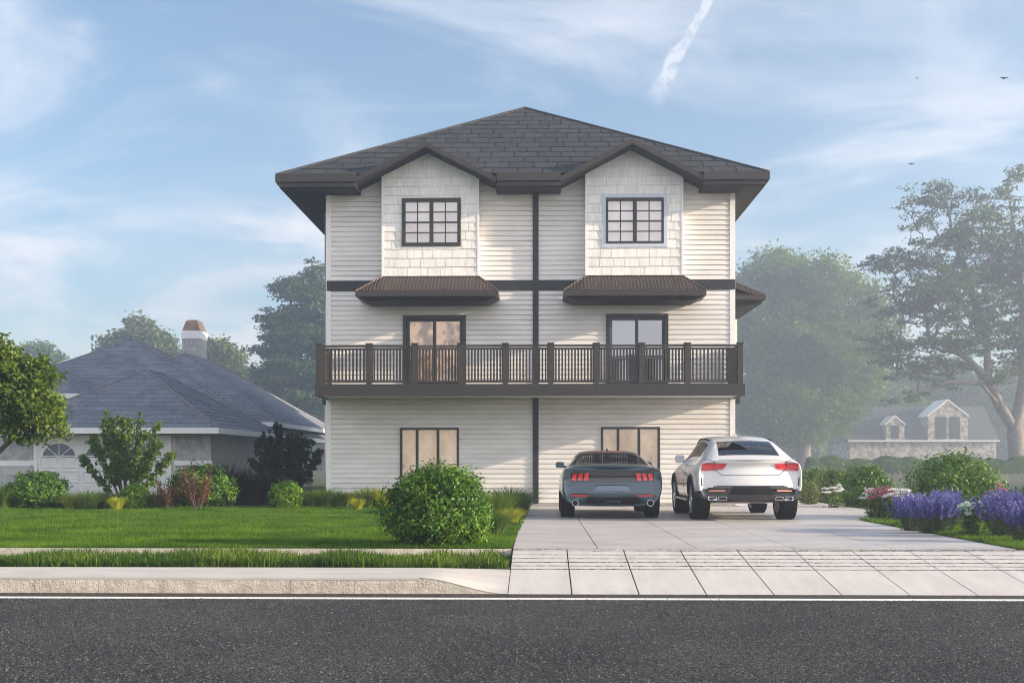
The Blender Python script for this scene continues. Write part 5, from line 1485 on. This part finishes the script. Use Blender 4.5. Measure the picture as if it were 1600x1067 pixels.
lavender('short lavender sprig behind the big middle clump, below the round bush', 1478, 822, 58, 44, 60, 75)
def umbels(name, label, px, pbase, hpx, wpx, heads, petal, leafm, seed, hr=.09, pet=.030, Y=None, npet=60, lf=.09):
    rs = np.random.RandomState(seed); Yb = gy(pbase) if Y is None else Y; k = Yb / F; x = gx(px, Yb); h = hpx * k; w = wpx * k / 2
    root = empty(name, (x, Yb, 0), label, 'flowers')
    a = rs.uniform(0, 2*np.pi, heads); q = rs.rand(heads) ** .5
    H = np.stack([x + np.cos(a) * q * w, Yb + np.sin(a) * q * w * .7, h * rs.uniform(.66, 1.0, heads) * (1 - .2 * q)], 1)
    P0 = np.stack([x + np.cos(a) * q * w * .4, Yb + np.sin(a) * q * w * .3, np.zeros(heads)], 1)
    V, Fq = tubes(P0, H, np.full(heads, .008), np.full(heads, .005), 4); npmesh('stem', V, Fq, mt['lavleaf'], root)
    i = np.repeat(np.arange(heads), npet); u = unit(rs.normal(size=(heads*npet, 3))); u[:, 2] = np.abs(u[:, 2]) * .5; sz = rs.uniform(.7, 1.2, heads)[i]
    C = H[i] + u * hr * sz[:, None]; V, Fq = leaves(rs, C, u + rs.normal(size=u.shape) * .35 + [0, 0, .4], pet, .85); npmesh('blossom', V, Fq, petal, root)
    m_ = 16; i = np.repeat(np.arange(heads), m_); t = rs.uniform(.05, .86, heads*m_); C = P0[i] + (H[i] - P0[i]) * t[:, None] + rs.normal(0, .07, (heads*m_, 3)); C[:, 2] = np.maximum(C[:, 2], .03)
    V, Fq = leaves(rs, C, rs.normal(size=C.shape) + [0, 0, .8], lf, .5); npmesh('foliage', V, Fq, leafm, root)
umbels('pink_flowers', 'pink flat headed flowers at the tip of the flower bed', 1384, 809, 52, 56, 34, mt['pinkflower'], mt['shrubleaf'], 81, .085)
umbels('white_flowers', 'white flat headed flowers behind the pink ones', 1366, 800, 48, 54, 22, mt['whiteflower'], mt['shrubleaf'], 82, .10, Y=27.6)
umbels('white_flowers', 'white flowers between the pink flowers and the lavender', 1408, 812, 56, 50, 20, mt['whiteflower'], mt['shrubleaf'], 83, .085)
umbels('white_flowers', 'white flowers by the far edge of the driveway', 1303, 790, 38, 34, 15, mt['whiteflower'], mt['shrubleaf'], 84, .10, Y=33.2)
umbels('pale_green_plant', 'pale green leaved plant between two lavender clumps', 1520, 836, 56, 42, 26, mt['greenpetal'], mt['shrubleaf'], 85, .07, .07, npet=9)
umbels('pale_green_plant', 'pale leaved plant in front of the middle lavender', 1494, 822, 44, 26, 12, mt['greenpetal'], mt['shrubleaf'], 86, .06, .06, npet=9)
umbels('pink_flowers', 'dusty pink flowers between the round bush and right lavender', 1560, 815, 62, 40, 14, mt['pinkflower'], mt['lavleaf'], 87, .05, .03)

# ================================================================== trees
Yt = 150.0; KT = 150 / 60.
X_ = lambda p: gx(p, Yt); Z_ = lambda q: gz(q, Yt)
tree('spreading_tree', (X_(1590), Yt, 0 * KT),
     [[(X_(1592), Yt, -.1 * KT), (X_(1589), Yt, Z_(720)), (X_(1586), Yt, Z_(672)), (X_(1600), Yt, Z_(600)), (X_(1606), Yt + .5 * KT, Z_(500)), (X_(1590), Yt, Z_(400)), (X_(1575), Yt, Z_(300))],
      [(X_(1586), Yt, Z_(672)), (X_(1560), Yt - .2 * KT, Z_(635)), (X_(1538), Yt - .5 * KT, Z_(595)), (X_(1500), Yt - .6 * KT, Z_(560)), (X_(1450), Yt - .5 * KT, Z_(530))],
      [(X_(1538), Yt - .5 * KT, Z_(597)), (X_(1545), Yt + .3 * KT, Z_(520)), (X_(1520), Yt + .5 * KT, Z_(440)), (X_(1490), Yt, Z_(380))],
      [(X_(1562), Yt - .2 * KT, Z_(638)), (X_(1520), Yt - 1.2 * KT, Z_(603)), (X_(1470), Yt - 1.5 * KT, Z_(602)), (X_(1410), Yt - 1.6 * KT, Z_(622))],
      [(X_(1602), Yt, Z_(590)), (X_(1650), Yt, Z_(520)), (X_(1690), Yt, Z_(440))]],
     [blob(1432, 412, 89, 32, Yt, 0 * KT), blob(1380, 408, 48, 21, Yt, -.5 * KT), blob(1470, 452, 100, 32, Yt, -.6 * KT), blob(1425, 482, 82, 32, Yt, 1 * KT), blob(1400, 540, 63, 35, Yt), blob(1440, 574, 84, 24, Yt, .5 * KT),
      blob(1545, 335, 69, 45, Yt), blob(1582, 285, 38, 35, Yt), blob(1452, 318, 53, 40, Yt, .4 * KT), blob(1478, 300, 29, 24, Yt), blob(1500, 368, 91, 32, Yt, -1 * KT), blob(1560, 420, 95, 67, Yt, 1 * KT), blob(1540, 500, 95, 54, Yt, -1 * KT),
      blob(1490, 538, 74, 35, Yt, -1 * KT), blob(1428, 622, 44, 13, Yt, -1.4 * KT), blob(1472, 604, 33, 12, Yt, -1.4 * KT), blob(1600, 540, 74, 67, Yt, 1.5 * KT), blob(1660, 430, 95, 148, Yt), blob(1700, 540, 74, 81, Yt), blob(1560, 590, 46, 24, Yt, -1. * KT)],
     2100, 30, .19 * KT, .50 * KT, 91, mt['treeleaf'], mt['lbark'], 'tall spreading tree with layered branches at the right edge', flat=.34, asp=.5, shell=.0, rtop=.014 * KT, expo=.40, rtrunk=.42 * KT, nup=1.1)
TF = 2.25
def simple_tree(label, Y, trunkpx, basepy, blobs, ncl, per, leaf, cr, seed, leafm, name='leafy_tree', flat=.6, rt=.35, **kw):
    Y *= TF; leaf *= TF; cr *= TF; rt *= TF
    x = gx(trunkpx, Y); top = min(b[1] for b in blobs)
    mid = sum(b[0] for b in blobs) / len(blobs)
    zt = gz(top + 25, Y)
    return tree(name, (x, Y, 0), [[(x, Y, -.1), (x, Y, zt * .3), (gx(trunkpx * .7 + mid * .3, Y), Y, zt * .62), (gx(mid, Y), Y, zt * .95)]],
                [blob(b[0], b[1], b[2], b[3], Y, b[4] if len(b) > 4 else 0) for b in blobs], ncl, per, leaf, cr, seed, leafm, mt['lbark'], label, flat=flat, rtop=.03 * TF, expo=.40, rtrunk=rt, **kw)
simple_tree('big round crowned tree rising behind the right corner of the white house', 95, 1255, 760,
    [(1215, 430, 62, 36), (1260, 440, 72, 36), (1175, 470, 50, 44), (1310, 470, 70, 42), (1345, 520, 60, 42), (1225, 520, 84, 60), (1290, 560, 96, 60), (1180, 560, 60, 60), (1240, 640, 100, 50), (1320, 600, 50, 46)],
    1500, 70, .36, 1.25, 92, mt['treeleaf2'], shell=.55, flat=.75, rt=.6)
simple_tree('tree with drooping layers beside the left corner of the white house', 72, 505, 760,
    [(490, 425, 34, 18), (470, 452, 46, 20), (500, 480, 56, 30), (448, 500, 44, 22), (478, 530, 66, 28), (430, 545, 46, 20), (470, 580, 78, 26), (425, 592, 44, 18), (480, 625, 80, 24), (540, 560, 70, 70), (415, 610, 30, 12)],
    900, 52, .28, .80, 93, mt['treeleaf'], name='layered_tree', flat=.35, shell=.2, nup=1.1)
simple_tree('sunlit pale tree above the bungalow ridge', 84, 215, 760, [(215, 520, 30, 26), (190, 540, 34, 22), (240, 545, 38, 24), (170, 556, 26, 18), (262, 560, 24, 16), (215, 570, 60, 30)], 420, 40, .36, .8, 94, mt['paleleaf'], shell=.3)
simple_tree('pale tree just right of the bungalow chimney', 80, 345, 760, [(338, 545, 20, 14), (350, 568, 28, 22), (330, 580, 24, 24), (365, 600, 34, 24)], 260, 40, .36, .8, 95, mt['paleleaf'], shell=.3)
simple_tree('small far tree at the left end of the bungalow roof', 105, 62, 760, [(60, 549, 30, 10), (45, 558, 18, 8), (80, 560, 18, 9), (62, 575, 36, 20)], 200, 36, .42, .9, 96, mt['treeleaf2'], shell=.3)
simple_tree('hazy tree left of the stone cottage', 116, 1360, 760, [(1350, 610, 46, 30), (1385, 640, 46, 30), (1330, 650, 40, 36), (1370, 680, 60, 26)], 330, 40, .6, 1.5, 97, mt['treeleaf2'], shell=.4)
simple_tree('sunlit yellow green tree behind the stone cottage', 122, 1440, 760, [(1420, 596, 40, 22), (1460, 588, 46, 24), (1500, 606, 40, 24), (1440, 630, 60, 30)], 330, 40, .6, 1.4, 98, mt['paleleaf'], shell=.4)
simple_tree('hazy tree right of the stone cottage', 118, 1600, 760, [(1570, 640, 46, 40), (1610, 600, 50, 50), (1650, 640, 60, 60)], 330, 40, .6, 1.5, 99, mt['treeleaf2'], shell=.4)
# far woods that read as one mass
def wood(name, label, Y0, Y1, px0, px1, ptop, n, seed, leafm, leaf=2.0):
    rs = np.random.RandomState(seed); V = []; 
    k = 60; cx = rs.uniform(px0, px1, k); cy = rs.uniform(Y0, Y1, k); C = []
    for a, y in zip(cx, cy):
        h = gz(ptop, y) * rs.uniform(.72, 1.05); r = h * rs.uniform(.26, .4); m_ = n // k
        d = unit(rs.normal(size=(m_, 3))); q = .65 + .35 * rs.rand(m_) ** .5
        q *= 1 + .15 * np.sin(5 * d[:, 0] + 4 * d[:, 2] + a)
        C.append(np.stack([gx(a, y) + d[:, 0] * r * q, y + d[:, 1] * r * q, h * .52 + d[:, 2] * h * .48 * q], 1))
    C = np.concatenate(C); V, Fq = leaves(rs, C, rs.normal(size=C.shape) + [0, 0, .6], leaf, .6)
    tag(npmesh(name, V, Fq, leafm), label, 'trees', kind='stuff')
wood('distant_wood', 'misty far wood closing the view on the right', 296, 334, 1060, 1800, 612, 30000, 101, mt['treeleaf2'])
wood('distant_wood', 'misty far wood closing the view on the left', 265, 330, -300, 640, 625, 30000, 102, mt['treeleaf2'])

# birds
for i, (px, py, s, Y, lb) in enumerate(((1569, 123, .30, 70, 'largest dark bird in the sky, above the far side of the spreading tree'), (1433, 123, .16, 75, 'tiny bird in the open sky level with the larger dark bird'), (1424, 257, .20, 65, 'small bird close above the spreading tree'))):
    p = at(px, py, Y); m = MB()
    w = s
    pts = [(-w, .0, .10*w), (-w*.45, -.14*w, .26*w), (0, -.2*w, 0), (w*.5, -.14*w, .22*w), (w*.95, 0, .02*w), (w*.45, .16*w, .16*w), (0, .3*w, -.04*w), (-w*.45, .16*w, .2*w)]
    vs = [(p[0] + a, p[1] + b, p[2] + c) for a, b, c in pts]; vs2 = [(a, b, c - .05 * w) for a, b, c in vs]
    m.add(vs + vs2, [tuple(range(8)), tuple(range(8, 16))] + [(k, (k+1) % 8, 8 + (k+1) % 8, 8 + k) for k in range(8)])
    m.tube((p[0], p[1] - .55*w, p[2] - .03*w), (p[0], p[1] + .5*w, p[2] - .05*w), .10*w, .05*w, 8)
    tag(m.build('bird', M('bird_feathers', (.02,.02,.025), (.04,.04,.05), .8)), lb, 'bird', 'birds over the right tree')

# ================================================================== air, sky, sun, camera
def build_haze(dens, col, top):
    m, nt, out = newmat('haze_air')
    v = N(nt, 'ShaderNodeVolumePrincipled', inp={'Color': (*col, 1), 'Density': dens, 'Anisotropy': HAZE_G})
    nt.links.new(v.outputs[0], out.inputs['Volume'])
    h = MB(); h.box(-330, 330, -60, 345, -1.5, top); o = h.build('haze', m); tag(o, kind='stuff')
    return o
HAZE_DENS, HAZE_COL, HAZE_G = .0022, (.70, .81, .98), .6
build_haze(HAZE_DENS, HAZE_COL, 50)

SUN = EN((1, -.17, .275)).normalized()
el = math.asin(SUN.z); az = math.atan2(SUN.x, SUN.y)
w = bpy.data.worlds.new('World'); SC.world = w; w.use_nodes = True
nt = w.node_tree; nt.nodes.clear(); L = nt.links.new
out = N(nt, 'ShaderNodeOutputWorld'); bg = N(nt, 'ShaderNodeBackground'); L(bg.outputs[0], out.inputs[0])
sky = N(nt, 'ShaderNodeTexSky'); sky.sky_type = 'NISHITA'; sky.sun_disc = False; sky.sun_elevation = el; sky.sun_rotation = az
sky.air_density = 1.0; sky.dust_density = 1.0; sky.ozone_density = 2.0; sky.altitude = 0
SKY_STR = .085
bg.inputs[1].default_value = SKY_STR
tc = N(nt, 'ShaderNodeTexCoord')
def math_(op, a, b=None, c=None, clampit=False):
    n = N(nt, 'ShaderNodeMath', operation=op); n.use_clamp = clampit
    for i, x in enumerate((a, b, c)):
        if x is None: continue
        if isinstance(x, (int, float)): n.inputs[i].default_value = x
        else: L(x, n.inputs[i])
    return n.outputs[0]
def vmath(op, a, b=None, out_=0):
    n = N(nt, 'ShaderNodeVectorMath', operation=op)
    for i, x in enumerate((a, b)):
        if x is None: continue
        if isinstance(x, (tuple, Vector)): n.inputs[i].default_value = tuple(x)
        else: L(x, n.inputs[i])
    return n.outputs[out_]
dirn = vmath('NORMALIZE', tc.outputs['Generated'])
sep = N(nt, 'ShaderNodeSeparateXYZ'); L(dirn, sep.inputs[0])
zc = math_('ADD', math_('MAXIMUM', sep.outputs[2], 0.0), .16)
inv = math_('DIVIDE', 1.0, zc)
pl = N(nt, 'ShaderNodeVectorMath', operation='SCALE'); L(dirn, pl.inputs[0]); L(inv, pl.inputs['Scale'])
def fbm(vec, scale, detail, rough, dist=0., stretch=(1,1,1), loc=(0,0,0)):
    mp = N(nt, 'ShaderNodeMapping'); mp.inputs['Scale'].default_value = stretch; mp.inputs['Location'].default_value = loc; L(vec, mp.inputs[0])
    n = N(nt, 'ShaderNodeTexNoise', inp={'Scale': scale, 'Detail': detail, 'Roughness': rough, 'Distortion': dist}); L(mp.outputs[0], n.inputs['Vector']); return n.outputs['Fac']
def smooth(x, a, b):
    n = N(nt, 'ShaderNodeMapRange', interpolation_type='SMOOTHSTEP', inp={1: a, 2: b}); L(x, n.inputs[0]); return n.outputs[0]
c1 = smooth(fbm(pl.outputs[0], 1.1, 9, .58, .8, (1.0, 1.5, 1), (3.1, 1.7, 0)), .45, .72)     # high cirrus veil
c2 = smooth(fbm(pl.outputs[0], 2.6, 10, .62, .6, (.8, 2.2, 1), (8.2, 4.0, 0)), .50, .78)     # streaks
c3 = smooth(fbm(dirn, 5.5, 9, .6, .3, (1, 1, 3.2), (1.3, .2, .6)), .40, .68)                 # low banks near the horizon
low = math_('MULTIPLY', smooth(sep.outputs[2], .24, .17), smooth(sep.outputs[2], .05, .12))
mask = math_('ADD', math_('MULTIPLY', c1, .62), math_('ADD', math_('MULTIPLY', c2, .18), math_('MULTIPLY', math_('MULTIPLY', c3, low), .55)), clampit=True)
# contrail
pa, pb = EN(at(1112, -12, 1.)) - EN((0, 0, CZ)), EN(at(1022, 156, 1.)) - EN((0, 0, CZ))
pa.normalize(); pb.normalize(); nn = pa.cross(pb).normalized(); tg = (pb - pa); ln = tg.length; tg.normalize()
wob = fbm(dirn, 26, 5, .6)
dd = math_('ABSOLUTE', math_('ADD', vmath('DOT_PRODUCT', dirn, nn, 1), math_('MULTIPLY', math_('SUBTRACT', wob, .5), .011)))
al = math_('DIVIDE', math_('SUBTRACT', vmath('DOT_PRODUCT', dirn, tg, 1), pa.dot(tg)), ln)
wid = math_('ADD', .0062, math_('MULTIPLY', smooth(al, .2, 1.1), .005))
core = smooth(math_('DIVIDE', dd, wid), 1.25, .25)
fade = math_('MULTIPLY', smooth(al, 1.12, .72), smooth(al, -.6, -.2))
tr = math_('MULTIPLY', math_('MULTIPLY', core, fade), math_('ADD', .35, smooth(fbm(dirn, 60, 6, .65), .3, .6)), clampit=True)
mask2 = math_('MAXIMUM', mask, math_('MULTIPLY', tr, .75))
mixc = N(nt, 'ShaderNodeMix', data_type='RGBA'); L(mask2, mixc.inputs[0]); L(sky.outputs[0], mixc.inputs[6])
FILL_CLOUDS = (6.0, 6.0, 6.5)
CLOUD = (4.6, 4.7, 5.0)
mixc.inputs[7].default_value = (*CLOUD, 1); 
# unseen bright cloud bank added behind the viewer to fill the shaded facade
cb_ = smooth(fbm(dirn, 2.2, 8, .55, .3, (1, 1, 1.6), (5., 2., 1.)), .30, .52)
south = smooth(sep.outputs[1], -.05, -.45)
mk3 = math_('MULTIPLY', math_('MULTIPLY', cb_, south), math_('MULTIPLY', smooth(sep.outputs[2], .02, .10), smooth(sep.outputs[2], .95, .6)))
mix3 = N(nt, 'ShaderNodeMix', data_type='RGBA'); 
warm = math_('MULTIPLY', math_('MULTIPLY', c3, low), smooth(sep.outputs[0], .1, -.2))
mixw = N(nt, 'ShaderNodeMix', data_type='RGBA'); L(math_('MULTIPLY', warm, .42), mixw.inputs[0]); L(mixc.outputs[2], mixw.inputs[6]); mixw.inputs[7].default_value = (7.6, 6.6, 6.2, 1)
L(mk3, mix3.inputs[0]); L(mixw.outputs[2], mix3.inputs[6]); mix3.inputs[7].default_value = (*FILL_CLOUDS, 1)
L(mix3.outputs[2], bg.inputs[0])

sl = bpy.data.lights.new('sun', 'SUN'); sl.energy = 5.0; sl.angle = rad(.55); sl.color = (1, .80, .58)
so = bpy.data.objects.new('sun', sl); COL.objects.link(so); so.rotation_euler = (-SUN).to_track_quat('-Z', 'Y').to_euler(); so.location = (30, -8, 20)
cam = bpy.data.cameras.new('camera'); co = bpy.data.objects.new('camera', cam); COL.objects.link(co); SC.camera = co
cam.sensor_width = 36; cam.lens = 36 * F / 1600; cam.shift_y = (HZ - 533.5) / 1600; cam.clip_start = .1; cam.clip_end = 2000
co.location = (0, 0, CZ); co.rotation_euler = (math.pi / 2, 0, PSI)
SC.view_settings.view_transform = 'Standard'; SC.view_settings.look = 'None'; SC.view_settings.exposure = 1.47; SC.view_settings.gamma = 1
SC.render.engine = 'CYCLES'; SC.cycles.pixel_filter_type = 'BLACKMAN_HARRIS'; SC.cycles.filter_width = 1.0
cy = SC.cycles; cy.use_denoising = True; cy.max_bounces = 6; cy.diffuse_bounces = 3; cy.glossy_bounces = 3; cy.transmission_bounces = 4; cy.transparent_max_bounces = 10; cy.volume_bounces = 1
cy.sample_clamp_indirect = 6; cy.caustics_reflective = False; cy.caustics_refractive = False
